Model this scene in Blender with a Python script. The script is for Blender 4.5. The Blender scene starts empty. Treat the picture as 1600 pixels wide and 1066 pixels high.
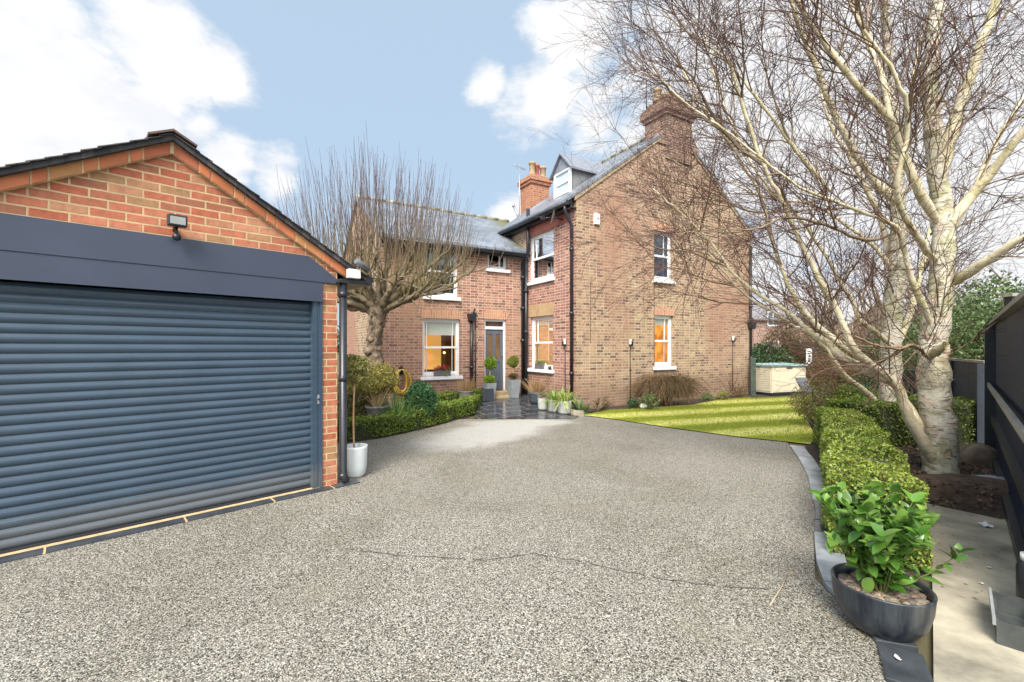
import bpy, math, random
import numpy as np
from math import radians, sin, cos, pi, sqrt
R = random.Random(7)
rng = np.random.default_rng(11)
SC = bpy.context.scene
COL = SC.collection
F, HZ, H = 693.0, 543.0, 1.55          # focal length in photo pixels, horizon row, eye height

# ---------------------------------------------------------------- placement helpers
def G(px, py, z=0.0):
    Y = (H - z) * F / (py - HZ)
    return ((px - 800) / F * Y, Y, z)
def AT(px, py, Y):
    return ((px - 800) / F * Y, Y, H - (py - HZ) / F * Y)
CX, CY = 1.60, 11.07                    # near corner of the house
UX, UY = cos(radians(30)), sin(radians(30))
BE = 2.44                               # the wing's wall lies at y = BE of the house frame
def HW(a, b, z=0.0):
    return (CX + a*UX - b*UY, CY + a*UY + b*UX, z)
def _solve(px, py, b=None, a=None):
    k = (px - 800) / F
    if b is not None:
        x0, y0, dx, dy = CX - b*UY, CY + b*UX, UX, UY
    else:
        x0, y0, dx, dy = CX + a*UX, CY + a*UY, -UY, UX
    t = (k*y0 - x0) / (dx - k*dy)
    Y = y0 + dy*t
    return t, H - (py - HZ) / F * Y
def onE(px, py): return _solve(px, py, b=BE)
def onG(px, py): return _solve(px, py, b=0.0)
def onR(px, py): return _solve(px, py, a=0.0)

# ---------------------------------------------------------------- objects
def tag(o, label=None, cat=None, group=None, kind=None):
    if label: o['label'] = label
    if cat: o['category'] = cat
    if group: o['group'] = group
    if kind: o['kind'] = kind
    return o
def empty(name, loc=(0, 0, 0), rz=0.0):
    o = bpy.data.objects.new(name, None); COL.objects.link(o)
    o.location = loc; o.rotation_euler = (0, 0, rz); o.empty_display_size = 0.2
    return o

class MB:
    """collects polygons, builds one mesh object"""
    def __init__(s): s.v = []; s.f = []; s.n = 0; s.sm = []; s.arr = []
    def add(s, vs, fs, smooth=False):
        o = s.n
        s.v.extend(tuple(map(float, p)) for p in vs); s.n += len(vs)
        s.f.extend(tuple(i + o for i in f) for f in fs); s.sm.extend([smooth]*len(fs))
    def addnp(s, V, Fq, smooth=False):
        o = s.n
        s.v.extend(V.tolist()); s.n += len(V)
        s.f.extend((Fq + o).tolist()); s.sm.extend([smooth]*len(Fq))
    def poly(s, pts): s.add(pts, [tuple(range(len(pts)))])
    def box(s, x, y, z, T=None):
        c = [(x[i], y[j], z[k]) for i in (0, 1) for j in (0, 1) for k in (0, 1)]
        if T: c = [T(*p) for p in c]
        s.add(c, [(0,1,3,2),(4,6,7,5),(0,4,5,1),(2,3,7,6),(0,2,6,4),(1,5,7,3)])
    def prism(s, poly, d0, d1, axis='y'):
        n = len(poly)
        def m(p, d):
            if axis == 'y': return (p[0], d, p[1])
            if axis == 'x': return (d, p[0], p[1])
            return (p[0], p[1], d)
        vs = [m(p, d0) for p in poly] + [m(p, d1) for p in poly]
        fs = [tuple(range(n)), tuple(range(2*n-1, n-1, -1))]
        fs += [(i, i+n, (i+1) % n + n, (i+1) % n) for i in range(n)]
        s.add(vs, fs)
    def cyl(s, p0, p1, r0, r1=None, n=12, smooth=True, caps=True):
        r1 = r0 if r1 is None else r1
        V, Q = tube([p0, p1], [r0, r1], n); s.addnp(V, Q, smooth)
        if caps:
            b = s.n - 2*n
            s.f.append(tuple(b + i for i in range(n))[::-1]); s.sm.append(False)
            s.f.append(tuple(b + n + i for i in range(n))); s.sm.append(False)
    def path(s, pts, rad, n=8, smooth=True):
        if not hasattr(rad, '__len__'): rad = [rad]*len(pts)
        V, Q = tube(pts, rad, n); s.addnp(V, Q, smooth)
        b = s.n - len(V)
        s.f.append(tuple(b + i for i in range(n))[::-1]); s.sm.append(False)
        b = s.n - n
        s.f.append(tuple(b + i for i in range(n))); s.sm.append(False)
    def lathe(s, prof, c=(0, 0, 0), n=32, smooth=True):
        vs = []; fs = []
        for r, z in prof:
            for i in range(n):
                t = 2*pi*i/n; vs.append((c[0] + r*cos(t), c[1] + r*sin(t), c[2] + z))
        for j in range(len(prof)-1):
            for i in range(n):
                fs.append((j*n+i, j*n+(i+1) % n, (j+1)*n+(i+1) % n, (j+1)*n+i))
        s.add(vs, fs, smooth)
    def ball(s, c, r, n=10, sc=(1, 1, 1)):
        prof = [(max(1e-4, r*sin(pi*k/n)), -r*cos(pi*k/n)) for k in range(n+1)]
        vs = []; fs = []; m = n*2
        for q, z in prof:
            for i in range(m):
                t = 2*pi*i/m; vs.append((c[0]+q*cos(t)*sc[0], c[1]+q*sin(t)*sc[1], c[2]+z*sc[2]))
        for j in range(n):
            for i in range(m): fs.append((j*m+i, j*m+(i+1) % m, (j+1)*m+(i+1) % m, (j+1)*m+i))
        s.add(vs, fs, True)
    def build(s, name, mat, parent=None, bevel=0):
        me = bpy.data.meshes.new(name)
        me.from_pydata(s.v, [], s.f)
        me.polygons.foreach_set('use_smooth', s.sm)
        me.materials.append(mat)
        me.update()
        o = bpy.data.objects.new(name, me); COL.objects.link(o)
        if parent: o.parent = parent
        if bevel:
            m = o.modifiers.new('b', 'BEVEL'); m.width = bevel; m.segments = 2; m.limit_method = 'ANGLE'
        return o

def tube(pts, rad, sides=6):
    P = np.asarray(pts, float); n = len(P); r = np.asarray(rad, float)
    T = np.gradient(P, axis=0); T /= np.linalg.norm(T, axis=1)[:, None] + 1e-9
    ref = np.array([0.31, 0.17, 0.93]) if abs(T[0][2]) < 0.8 else np.array([0.93, 0.31, 0.1])
    if sides <= 4:
        N = np.cross(T, ref); N /= np.linalg.norm(N, axis=1)[:, None] + 1e-9
    else:
        N = np.zeros((n, 3)); v = np.cross(T[0], ref)
        for i in range(n):
            v = v - T[i]*v.dot(T[i]); v /= np.linalg.norm(v) + 1e-9; N[i] = v
    B = np.cross(T, N)
    a = np.arange(sides)*2*pi/sides
    V = P[:, None, :] + r[:, None, None]*(N[:, None, :]*np.cos(a)[None, :, None] + B[:, None, :]*np.sin(a)[None, :, None])
    V = V.reshape(-1, 3)
    i = np.arange(n-1)[:, None]*sides; j = np.arange(sides)[None, :]; k = (j+1) % sides
    Q = np.stack([i+j, i+k, i+k+sides, i+j+sides], -1).reshape(-1, 4)
    return V, Q

# ---------------------------------------------------------------- materials
MATS = {}
class NT:
    def __init__(s, name):
        m = bpy.data.materials.new(name); m.use_nodes = True
        s.m = m; s.t = m.node_tree; s.t.nodes.clear()
        s.out = s.t.nodes.new('ShaderNodeOutputMaterial')
        s.p = s.n('ShaderNodeBsdfPrincipled'); s.l(s.p, 'BSDF', s.out, 'Surface')
    def n(s, typ, **kw):
        x = s.t.nodes.new(typ)
        for k, v in kw.items():
            if hasattr(x, k): setattr(x, k, v)
            else: x.inputs[k.replace('_', ' ')].default_value = v
        return x
    def l(s, a, ao, b, bi): s.t.links.new(a.outputs[ao], b.inputs[bi])
    def ramp(s, stops, interp='LINEAR'):
        r = s.t.nodes.new('ShaderNodeValToRGB'); e = r.color_ramp.elements
        r.color_ramp.interpolation = interp
        while len(e) < len(stops): e.new(0.5)
        for i, (p, c) in enumerate(stops):
            e[i].position = p; e[i].color = (*c, 1) if len(c) == 3 else c
        return r
    def coords(s, kind='Object', scale=(1, 1, 1), rot=(0, 0, 0)):
        tc = s.n('ShaderNodeTexCoord'); mp = s.n('ShaderNodeMapping')
        mp.inputs['Scale'].default_value = scale; mp.inputs['Rotation'].default_value = rot
        s.l(tc, kind, mp, 'Vector'); return mp
    def mix(s, fac, a, b, blend='MIX'):
        m = s.t.nodes.new('ShaderNodeMix'); m.data_type = 'RGBA'; m.blend_type = blend
        for src, idx in ((fac, 0), (a, 6), (b, 7)):
            if isinstance(src, tuple) and len(src) == 2 and not isinstance(src[0], (int, float)):
                s.t.links.new(src[0].outputs[src[1]], m.inputs[idx])
            elif idx == 0: m.inputs[0].default_value = src
            else: m.inputs[idx].default_value = (*src, 1)
        return (m, 2)
    def noise(s, vec, scale, detail=3, rough=0.6, dist=0):
        x = s.n('ShaderNodeTexNoise'); x.inputs['Scale'].default_value = scale
        x.inputs['Detail'].default_value = detail; x.inputs['Roughness'].default_value = rough
        x.inputs['Distortion'].default_value = dist
        if vec is not None: s.l(vec, 0, x, 'Vector')
        return x
    def base(s, src): s.t.links.new(src[0].outputs[src[1]], s.p.inputs['Base Color'])
    def bump(s, src, strength=0.4, dist=0.01):
        b = s.n('ShaderNodeBump'); b.inputs['Strength'].default_value = strength; b.inputs['Distance'].default_value = dist
        s.t.links.new(src[0].outputs[src[1]], b.inputs['Height']); s.l(b, 'Normal', s.p, 'Normal')

def plain(name, col, rough=0.6, var=0.12, scale=6, metal=0.0, bump=0.15, spec=0.5, coat=0.0):
    if name in MATS: return MATS[name]
    t = NT(name); v = t.coords()
    nz = t.noise(v, scale, 5)
    d = tuple(c*(1-var*1.5) for c in col); b = tuple(min(1, c*(1+var)) for c in col)
    r = t.ramp([(0.3, d), (0.7, b)]); t.l(nz, 'Fac', r, 'Fac'); t.base((r, 0))
    if name == 'garage_navy':      # road dust on the lowest slats, faint scuffs
        tcz = t.n('ShaderNodeTexCoord'); spz = t.n('ShaderNodeSeparateXYZ'); t.l(tcz, 'Object', spz, 0); zn = t.noise(tcz, 4, 5, 0.7)
        za = t.n('ShaderNodeMath', operation='MULTIPLY_ADD'); t.l(zn, 'Fac', za, 0); za.inputs[1].default_value = -0.3; t.l(spz, 'Z', za, 2)
        zr = t.ramp([(0.0, (0.3, 0.3, 0.3)), (0.14, (0.0, 0.0, 0.0))]); t.l(za, 0, zr, 'Fac'); c2_ = t.mix((zr, 0), (r, 0), (0.2, 0.18, 0.15))
        st = t.coords('Object', (0.8, 0.8, 30)); sn = t.noise(st, 3, 5, 0.7); sr = t.ramp([(0.55, (0, 0, 0)), (0.8, (0.25, 0.25, 0.25))]); t.l(sn, 'Fac', sr, 'Fac'); t.base(t.mix((sr, 0), c2_, (0.16, 0.2, 0.25)))
    t.p.inputs['Roughness'].default_value = rough; t.p.inputs['Metallic'].default_value = metal
    t.p.inputs['Specular IOR Level'].default_value = spec
    if coat: t.p.inputs['Coat Weight'].default_value = coat
    if bump:
        n2 = t.noise(v, scale*8, 4); t.bump((n2, 0), bump, 0.004)
    MATS[name] = t.m; return t.m

def brick(name, cols, mortar, bw=0.225, rh=0.075, mode='wall', stain=None, ms=0.009, squash=0.55, alt=None, splash=True):
    """cols: list of brick colours; alt: second palette mixed in by large noise"""
    if name in MATS: return MATS[name]
    t = NT(name)
    tc = t.n('ShaderNodeTexCoord'); sp = t.n('ShaderNodeSeparateXYZ'); t.l(tc, 'Object', sp, 0)
    ad = t.n('ShaderNodeMath', operation='ADD'); t.l(sp, 'X', ad, 0); t.l(sp, 'Y', ad, 1)
    cb = t.n('ShaderNodeCombineXYZ')
    if mode == 'wall': t.l(ad, 0, cb, 'X'); t.l(sp, 'Z', cb, 'Y')
    elif mode == 'soldier': t.l(ad, 0, cb, 'Y'); t.l(sp, 'Z', cb, 'X')
    # small wobble so that courses are hand laid
    wn = t.noise(cb, 3.0, 3); ws = t.n('ShaderNodeVectorMath', operation='SCALE'); ws.inputs['Scale'].default_value = 0.012
    t.l(wn, 'Color', ws, 0); wa = t.n('ShaderNodeVectorMath', operation='ADD'); t.l(cb, 0, wa, 0); t.l(ws, 0, wa, 1)
    wn2 = t.noise(cb, 40.0, 2); ws2 = t.n('ShaderNodeVectorMath', operation='SCALE'); ws2.inputs['Scale'].default_value = 0.006
    t.l(wn2, 'Color', ws2, 0); wb = t.n('ShaderNodeVectorMath', operation='ADD'); t.l(wa, 0, wb, 0); t.l(ws2, 0, wb, 1)
    br = t.n('ShaderNodeTexBrick'); br.offset = 0.5; br.squash = squash; br.squash_frequency = 2
    br.inputs['Color1'].default_value = (0, 0, 0, 1); br.inputs['Color2'].default_value = (1, 1, 1, 1)
    br.inputs['Mortar'].default_value = (0.5, 0.5, 0.5, 1)
    br.inputs['Scale'].default_value = 1; br.inputs['Mortar Size'].default_value = ms
    br.inputs['Mortar Smooth'].default_value = 0.25; br.inputs['Bias'].default_value = 0
    br.inputs['Brick Width'].default_value = bw; br.inputs['Row Height'].default_value = rh
    t.l(wb, 0, br, 'Vector')
    n = len(cols)
    rp = t.ramp([((i+0.5)/n, c) for i, c in enumerate(cols)]); t.l(br, 'Color', rp, 'Fac')
    col = (rp, 0)
    if alt:
        ra = t.ramp([((i+0.5)/len(alt), c) for i, c in enumerate(alt)]); t.l(br, 'Color', ra, 'Fac')
        ln = t.noise(tc, 0.55, 4, 0.55); ln_r = t.ramp([(0.42, (0, 0, 0)), (0.58, (1, 1, 1))]); t.l(ln, 'Fac', ln_r, 'Fac')
        col = t.mix((ln_r, 0), col, (ra, 0))
    # grain inside each brick
    gn = t.noise(tc, 45, 4, 0.7); gr = t.ramp([(0.3, (0.72, 0.72, 0.72)), (0.7, (1.2, 1.2, 1.2))]); t.l(gn, 'Fac', gr, 'Fac')
    col = t.mix(1.0, col, (gr, 0), 'MULTIPLY')
    mn = t.noise(tc, 20, 3); mr = t.ramp([(0.3, tuple(c*0.75 for c in mortar)), (0.7, mortar)]); t.l(mn, 'Fac', mr, 'Fac')
    col = t.mix((br, 'Fac'), col, (mr, 0))
    if stain:
        sn = t.noise(tc, 1.1, 5, 0.65, 0.4); sr = t.ramp([(0.47, (0, 0, 0)), (0.6, (0.7, 0.7, 0.7))]); t.l(sn, 'Fac', sr, 'Fac')
        col = t.mix((sr, 0), col, stain)
    if splash:        # damp dirt band on the lowest courses
        nz = t.noise(tc, 1.6, 4); mm = t.n('ShaderNodeMath', operation='MULTIPLY_ADD'); t.l(nz, 'Fac', mm, 0)
        mm.inputs[1].default_value = -0.9; t.l(sp, 'Z', mm, 2)
        zr = t.ramp([(0.0, (0.55, 0.55, 0.55)), (0.45, (0, 0, 0))]); t.l(mm, 0, zr, 'Fac')
        col = t.mix((zr, 0), col, (0.22, 0.13, 0.09))
    t.base(col)
    t.p.inputs['Roughness'].default_value = 0.85; t.p.inputs['Specular IOR Level'].default_value = 0.25
    inv = t.n('ShaderNodeMath', operation='SUBTRACT'); inv.inputs[0].default_value = 1.0; t.l(br, 'Fac', inv, 1)
    gm = t.n('ShaderNodeMath', operation='MULTIPLY_ADD'); t.l(gn, 'Fac', gm, 0); gm.inputs[1].default_value = 0.5; t.l(inv, 0, gm, 2)
    t.bump((gm, 0), 0.8, 0.008)
    MATS[name] = t.m; return t.m

def slates(name, cols, along='y', w=0.28, h=0.2, moss=None, rough=0.35):
    if name in MATS: return MATS[name]
    t = NT(name); tc = t.n('ShaderNodeTexCoord'); sp = t.n('ShaderNodeSeparateXYZ'); t.l(tc, 'Object', sp, 0)
    cb = t.n('ShaderNodeCombineXYZ')
    t.l(sp, 'Y' if along == 'y' else 'X', cb, 'X')
    m = t.n('ShaderNodeMath', operation='MULTIPLY'); t.l(sp, 'X' if along == 'y' else 'Y', m, 0); m.inputs[1].default_value = 1.2
    t.l(m, 0, cb, 'Y')
    br = t.n('ShaderNodeTexBrick'); br.offset = 0.5
    br.inputs['Color1'].default_value = (0, 0, 0, 1); br.inputs['Color2'].default_value = (1, 1, 1, 1)
    br.inputs['Scale'].default_value = 1; br.inputs['Mortar Size'].default_value = 0.008
    br.inputs['Mortar Smooth'].default_value = 0.1; br.inputs['Brick Width'].default_value = w; br.inputs['Row Height'].default_value = h
    t.l(cb, 0, br, 'Vector')
    rp = t.ramp([((i+.5)/len(cols), c) for i, c in enumerate(cols)]); t.l(br, 'Color', rp, 'Fac')
    col = t.mix((br, 'Fac'), (rp, 0), (0.03, 0.03, 0.035))
    nz = t.noise(tc, 2.5, 5); r2 = t.ramp([(0.35, (0.75, 0.75, 0.75)), (0.7, (1.15, 1.15, 1.15))]); t.l(nz, 'Fac', r2, 'Fac')
    col = t.mix(1.0, col, (r2, 0), 'MULTIPLY')
    if moss:
        mn = t.noise(tc, 3.5, 5, 0.7); a = t.n('ShaderNodeMath', operation='MULTIPLY_ADD'); t.l(sp, 'X', a, 0)
        a.inputs[1].default_value = 0.35; t.l(mn, 'Fac', a, 2)
        mr = t.ramp([(0.42, (0, 0, 0)), (0.6, (0.9, 0.9, 0.9))]); t.l(a, 0, mr, 'Fac')
        col = t.mix((mr, 0), col, moss)
    t.base(col); t.p.inputs['Roughness'].default_value = rough
    # each course laps the next: saw-tooth height
    fr = t.n('ShaderNodeMath', operation='DIVIDE'); t.l(m, 0, fr, 0); fr.inputs[1].default_value = h
    f2 = t.n('ShaderNodeMath', operation='FRACT'); t.l(fr, 0, f2, 0)
    f3 = t.n('ShaderNodeMath', operation='ADD'); t.l(f2, 0, f3, 0); t.l(br, 'Color', f3, 1)
    t.bump((f3, 0), 0.7, 0.01)
    MATS[name] = t.m; return t.m

def leafmat(name, cols, rough=0.5, trans=0.3, spec=0.4):
    if name in MATS: return MATS[name]
    t = NT(name); g = t.n('ShaderNodeNewGeometry')
    n = len(cols); r = t.ramp([((i+.5)/n, c) for i, c in enumerate(cols)]); t.l(g, 'Random Per Island', r, 'Fac')
    tc = t.n('ShaderNodeTexCoord'); nz = t.noise(tc, 3.0, 3); nr = t.ramp([(0.35, (0.7, 0.75, 0.65)), (0.65, (1.2, 1.15, 1.1))]); t.l(nz, 'Fac', nr, 'Fac')
    col = t.mix(1.0, (r, 0), (nr, 0), 'MULTIPLY')
    t.base(col); t.p.inputs['Roughness'].default_value = rough; t.p.inputs['Specular IOR Level'].default_value = spec
    if trans:
        tr = t.n('ShaderNodeBsdfTranslucent'); t.t.links.new(col[0].outputs[col[1]], tr.inputs['Color'])
        mx = t.n('ShaderNodeMixShader'); mx.inputs[0].default_value = trans
        t.l(t.p, 'BSDF', mx, 1); t.l(tr, 'BSDF', mx, 2); t.l(mx, 0, t.out, 'Surface')
    MATS[name] = t.m; return t.m

def birch_bark(name, thin=False):
    if name in MATS: return MATS[name]
    t = NT(name); v = t.coords('Object', (1, 1, 1))
    n1 = t.noise(v, 3.5, 5, 0.65, 0.5)
    r1 = t.ramp([(0.25, (0.26, 0.23, 0.11)), (0.4, (0.42, 0.37, 0.23)), (0.52, (0.68, 0.63, 0.5)), (0.64, (0.56, 0.4, 0.29)), (0.8, (0.64, 0.58, 0.45))])
    t.l(n1, 'Fac', r1, 'Fac'); col = (r1, 0)
    # lenticels: short horizontal dark dashes
    v2 = t.coords('Object', (7, 7, 42)); n2 = t.noise(v2, 1.0, 3, 0.5); r2 = t.ramp([(0.58, (0, 0, 0)), (0.63, (0.85, 0.85, 0.85))]); t.l(n2, 'Fac', r2, 'Fac')
    col = t.mix((r2, 0), col, (0.16, 0.12, 0.08))
    n3 = t.noise(v, 7, 4, 0.6, 1.0); r3 = t.ramp([(0.6, (0, 0, 0)), (0.68, (0.85, 0.85, 0.85))]); t.l(n3, 'Fac', r3, 'Fac')
    col = t.mix((r3, 0), col, (0.09, 0.07, 0.05))
    n4 = t.noise(v, 1.7, 3); r4 = t.ramp([(0.52, (0, 0, 0)), (0.66, (0.6, 0.6, 0.6))]); t.l(n4, 'Fac', r4, 'Fac')
    col = t.mix((r4, 0), col, (0.33, 0.34, 0.12))
    t.base(col); t.p.inputs['Roughness'].default_value = 0.65
    nb = t.noise(v, 16, 5, 0.7, 1.5); t.bump((nb, 0), 0.9, 0.03)
    MATS[name] = t.m; return t.m

def glass(name='window_glass', tint=(0.9, 0.95, 0.95), refl=1.0):
    if name in MATS: return MATS[name]
    t = NT(name); t.t.nodes.remove(t.p)
    tr = t.n('ShaderNodeBsdfTransparent'); tr.inputs[0].default_value = (*tint, 1)
    gl = t.n('ShaderNodeBsdfGlossy'); gl.inputs['Roughness'].default_value = 0.02; gl.inputs[0].default_value = (1, 1, 1, 1)
    fr = t.n('ShaderNodeFresnel'); fr.inputs['IOR'].default_value = 1.6
    mm = t.n('ShaderNodeMath', operation='MULTIPLY'); t.l(fr, 0, mm, 0); mm.inputs[1].default_value = 1.6*refl; mm.use_clamp = True
    mx = t.n('ShaderNodeMixShader'); t.l(mm, 0, mx, 0); t.l(tr, 0, mx, 1); t.l(gl, 0, mx, 2); t.l(mx, 0, t.out, 'Surface')
    MATS[name] = t.m; return t.m

def lit(name, col, strength, var=None, var_scale=1.2):
    if name in MATS: return MATS[name]
    t = NT(name); v = t.coords(); nz = t.noise(v, var_scale, 3)
    r = t.ramp([(0.4, var or tuple(c*0.75 for c in col)), (0.6, col)]); t.l(nz, 'Fac', r, 'Fac'); t.base((r, 0))
    t.t.links.new(r.outputs[0], t.p.inputs['Emission Color']); t.p.inputs['Emission Strength'].default_value = strength
    MATS[name] = t.m; return t.m

# aggregate driveway
def m_gravel(name, cols, scale=150, wet=False):
    t = NT(name); v = t.coords()
    vo = t.n('ShaderNodeTexVoronoi'); vo.inputs['Scale'].default_value = scale; t.l(v, 0, vo, 'Vector')
    sx = t.n('ShaderNodeSeparateColor'); t.l(vo, 'Color', sx, 0)
    r = t.ramp([((i+.5)/len(cols), c) for i, c in enumerate(cols)]); t.l(sx, 0, r, 'Fac')
    n1 = t.noise(v, 0.55, 6, 0.65, 0.6); r1 = t.ramp([(0.34, (0.8, 0.79, 0.74)), (0.5, (0.98, 0.98, 0.96)), (0.66, (1.12, 1.12, 1.12))]); t.l(n1, 'Fac', r1, 'Fac')
    col = t.mix(1.0, (r, 0), (r1, 0), 'MULTIPLY')
    n2 = t.noise(v, 42, 3, 0.7); r2 = t.ramp([(0.35, (0.72, 0.72, 0.7)), (0.65, (1.22, 1.22, 1.2))]); t.l(n2, 'Fac', r2, 'Fac')
    col = t.mix(1.0, col, (r2, 0), 'MULTIPLY')
    r3 = t.ramp([(0.0, (1.1, 1.1, 1.1)), (0.75, (0.45, 0.43, 0.4))]); t.l(vo, 'Distance', r3, 'Fac')
    col = t.mix(0.8, col, (r3, 0), 'MULTIPLY')
    if name == 'resin_gravel':     # dry pale area before the patio, ragged edged
        accm = None
        for (cx0, cy0, rot, sx_, sy_) in ((-0.45, 8.0, radians(56), 1.55, 0.78), (0.2, 9.1, radians(8), 1.15, 0.5)):
            mp = t.n('ShaderNodeMapping'); mp.vector_type = 'TEXTURE'; mp.inputs['Location'].default_value = (cx0, cy0, 0); mp.inputs['Rotation'].default_value = (0, 0, rot); mp.inputs['Scale'].default_value = (sx_, sy_, 1)
            t.l(v, 0, mp, 0); ln = t.n('ShaderNodeVectorMath', operation='LENGTH'); t.l(mp, 0, ln, 0)
            if accm is None: accm = (ln, 'Value')
            else:
                mn = t.n('ShaderNodeMath', operation='MINIMUM'); t.l(ln, 'Value', mn, 0); t.t.links.new(accm[0].outputs[accm[1]], mn.inputs[1]); accm = (mn, 0)
        pn = t.noise(v, 2.2, 6, 0.7); pa = t.n('ShaderNodeMath', operation='MULTIPLY_ADD'); t.l(pn, 'Fac', pa, 0); pa.inputs[1].default_value = 0.7; t.t.links.new(accm[0].outputs[accm[1]], pa.inputs[2])
        pr = t.ramp([(0.0, (1, 1, 1)), (1.0, (0, 0, 0))]); pm = t.n('ShaderNodeMapRange'); t.l(pa, 0, pm, 0); pm.inputs[1].default_value = 1.1; pm.inputs[2].default_value = 1.5; pm.inputs[3].default_value = 0.75; pm.inputs[4].default_value = 0.0
        hs = t.mix(0.55, col, (0.62, 0.6, 0.56)); hs2 = t.mix((pm, 0), col, hs); col = hs2
        # brown dust washed against the garage threshold and green algae film by the hedge
        dn = t.noise(v, 1.3, 5, 0.7); dr_ = t.ramp([(0.55, (0, 0, 0)), (0.75, (0.55, 0.55, 0.55))]); t.l(dn, 'Fac', dr_, 'Fac'); col = t.mix((dr_, 0), col, (0.24, 0.21, 0.15))
    t.base(col); t.p.inputs['Roughness'].default_value = 0.6; t.p.inputs['Specular IOR Level'].default_value = 0.35
    iv = t.n('ShaderNodeMath', operation='SUBTRACT'); iv.inputs[0].default_value = 1; t.l(vo, 'Distance', iv, 1)
    t.bump((iv, 0), 0.7, 0.006)
    MATS[name] = t.m; return t.m

def m_slabs(name, cols, grout, w, h, rot, rough=0.12, gs=0.008):
    t = NT(name); v = t.coords('Object', (1, 1, 1), (0, 0, rot))
    br = t.n('ShaderNodeTexBrick'); br.offset = 0.5
    br.inputs['Color1'].default_value = (0, 0, 0, 1); br.inputs['Color2'].default_value = (1, 1, 1, 1)
    br.inputs['Scale'].default_value = 1; br.inputs['Mortar Size'].default_value = gs
    br.inputs['Brick Width'].default_value = w; br.inputs['Row Height'].default_value = h; t.l(v, 0, br, 'Vector')
    r = t.ramp([((i+.5)/len(cols), c) for i, c in enumerate(cols)]); t.l(br, 'Color', r, 'Fac')
    n = t.noise(v, 5, 5); nr = t.ramp([(0.35, (0.7, 0.7, 0.7)), (0.65, (1.3, 1.3, 1.3))]); t.l(n, 'Fac', nr, 'Fac')
    col = t.mix(1.0, (r, 0), (nr, 0), 'MULTIPLY'); col = t.mix((br, 'Fac'), col, grout); t.base(col)
    wr = t.ramp([(0.4, (rough,)*3), (0.62, (min(1, rough*3.2),)*3)]); wn = t.noise(v, 1.6, 4); t.l(wn, 'Fac', wr, 'Fac')
    t.t.links.new(wr.outputs[0], t.p.inputs['Roughness'])
    iv = t.n('ShaderNodeMath', operation='MULTIPLY_ADD'); t.l(br, 'Fac', iv, 0); iv.inputs[1].default_value = -1.5; t.l(n, 'Fac', iv, 2)
    t.bump((iv, 0), 0.25, 0.006)
    MATS[name] = t.m; return t.m

def m_lawn():
    t = NT('lawn_turf'); tc = t.n('ShaderNodeTexCoord'); mp = t.n('ShaderNodeMapping'); mp.inputs['Rotation'].default_value = (0, 0, radians(-17))
    t.l(tc, 'Object', mp, 0); sp = t.n('ShaderNodeSeparateXYZ'); 
    nw = t.noise(tc, 1.2, 3); t.l(mp, 0, sp, 0)
    a = t.n('ShaderNodeMath', operation='MULTIPLY_ADD'); t.l(nw, 'Fac', a, 0); a.inputs[1].default_value = 0.25; t.l(sp, 'Y', a, 2)
    b = t.n('ShaderNodeMath', operation='MULTIPLY'); t.l(a, 0, b, 0); b.inputs[1].default_value = 2*pi/1.25
    s = t.n('ShaderNodeMath', operation='SINE'); t.l(b, 0, s, 0)
    n = t.noise(tc, 6, 5); ad = t.n('ShaderNodeMath', operation='MULTIPLY_ADD'); t.l(s, 0, ad, 0); ad.inputs[1].default_value = 0.15; nm = t.n('ShaderNodeMath', operation='MULTIPLY_ADD'); t.l(n, 'Fac', nm, 0); nm.inputs[1].default_value = 0.35; nm.inputs[2].default_value = 0.345; t.l(nm, 0, ad, 2)
    r = t.ramp([(0.3, (0.14, 0.17, 0.018)), (0.46, (0.2, 0.24, 0.025)), (0.57, (0.44, 0.44, 0.1)), (0.72, (0.56, 0.54, 0.2))]); t.l(ad, 0, r, 'Fac')
    g = t.noise(tc, 90, 3); gr = t.ramp([(0.3, (0.7, 0.7, 0.65)), (0.7, (1.2, 1.2, 1.2))]); t.l(g, 'Fac', gr, 'Fac')
    col = t.mix(1.0, (r, 0), (gr, 0), 'MULTIPLY'); t.base(col); t.p.inputs['Roughness'].default_value = 0.9
    t.p.inputs['Specular IOR Level'].default_value = 0.1
    t.bump((g, 0), 0.7, 0.02)
    return t.m

# palettes
BRG = brick('gable_brick', [(0.16,0.1,0.07),(0.3,0.185,0.11),(0.38,0.25,0.14),(0.4,0.235,0.15),(0.45,0.32,0.17),(0.27,0.155,0.1),(0.41,0.28,0.155)], (0.55,0.47,0.35),
            alt=[(0.17,0.09,0.06),(0.37,0.19,0.13),(0.43,0.255,0.17),(0.39,0.21,0.145),(0.44,0.3,0.2)], stain=(0.33,0.165,0.11))
BRE = brick('wing_brick', [(0.2,0.1,0.075),(0.42,0.2,0.135),(0.47,0.25,0.165),(0.3,0.12,0.08),(0.5,0.28,0.19),(0.2,0.1,0.075),(0.43,0.19,0.13)], (0.6,0.49,0.39), stain=(0.4,0.24,0.15))
BRR = brick('red_brick', [(0.3,0.13,0.09),(0.42,0.2,0.145),(0.36,0.16,0.11),(0.15,0.075,0.055),(0.46,0.26,0.185)], (0.62,0.48,0.4))
BRL = brick('lintel_brick', [(0.5,0.24,0.14),(0.55,0.3,0.17),(0.46,0.2,0.12)], (0.6,0.45,0.33), mode='soldier', bw=0.24, rh=0.07, squash=1, splash=False)
BRGA = brick('garage_brick', [(0.4,0.12,0.065),(0.5,0.19,0.11),(0.44,0.15,0.085),(0.3,0.12,0.07),(0.52,0.24,0.14),(0.36,0.2,0.1)], (0.6,0.42,0.24), bw=0.225, rh=0.075, ms=0.0085, squash=1, splash=False)
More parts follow.
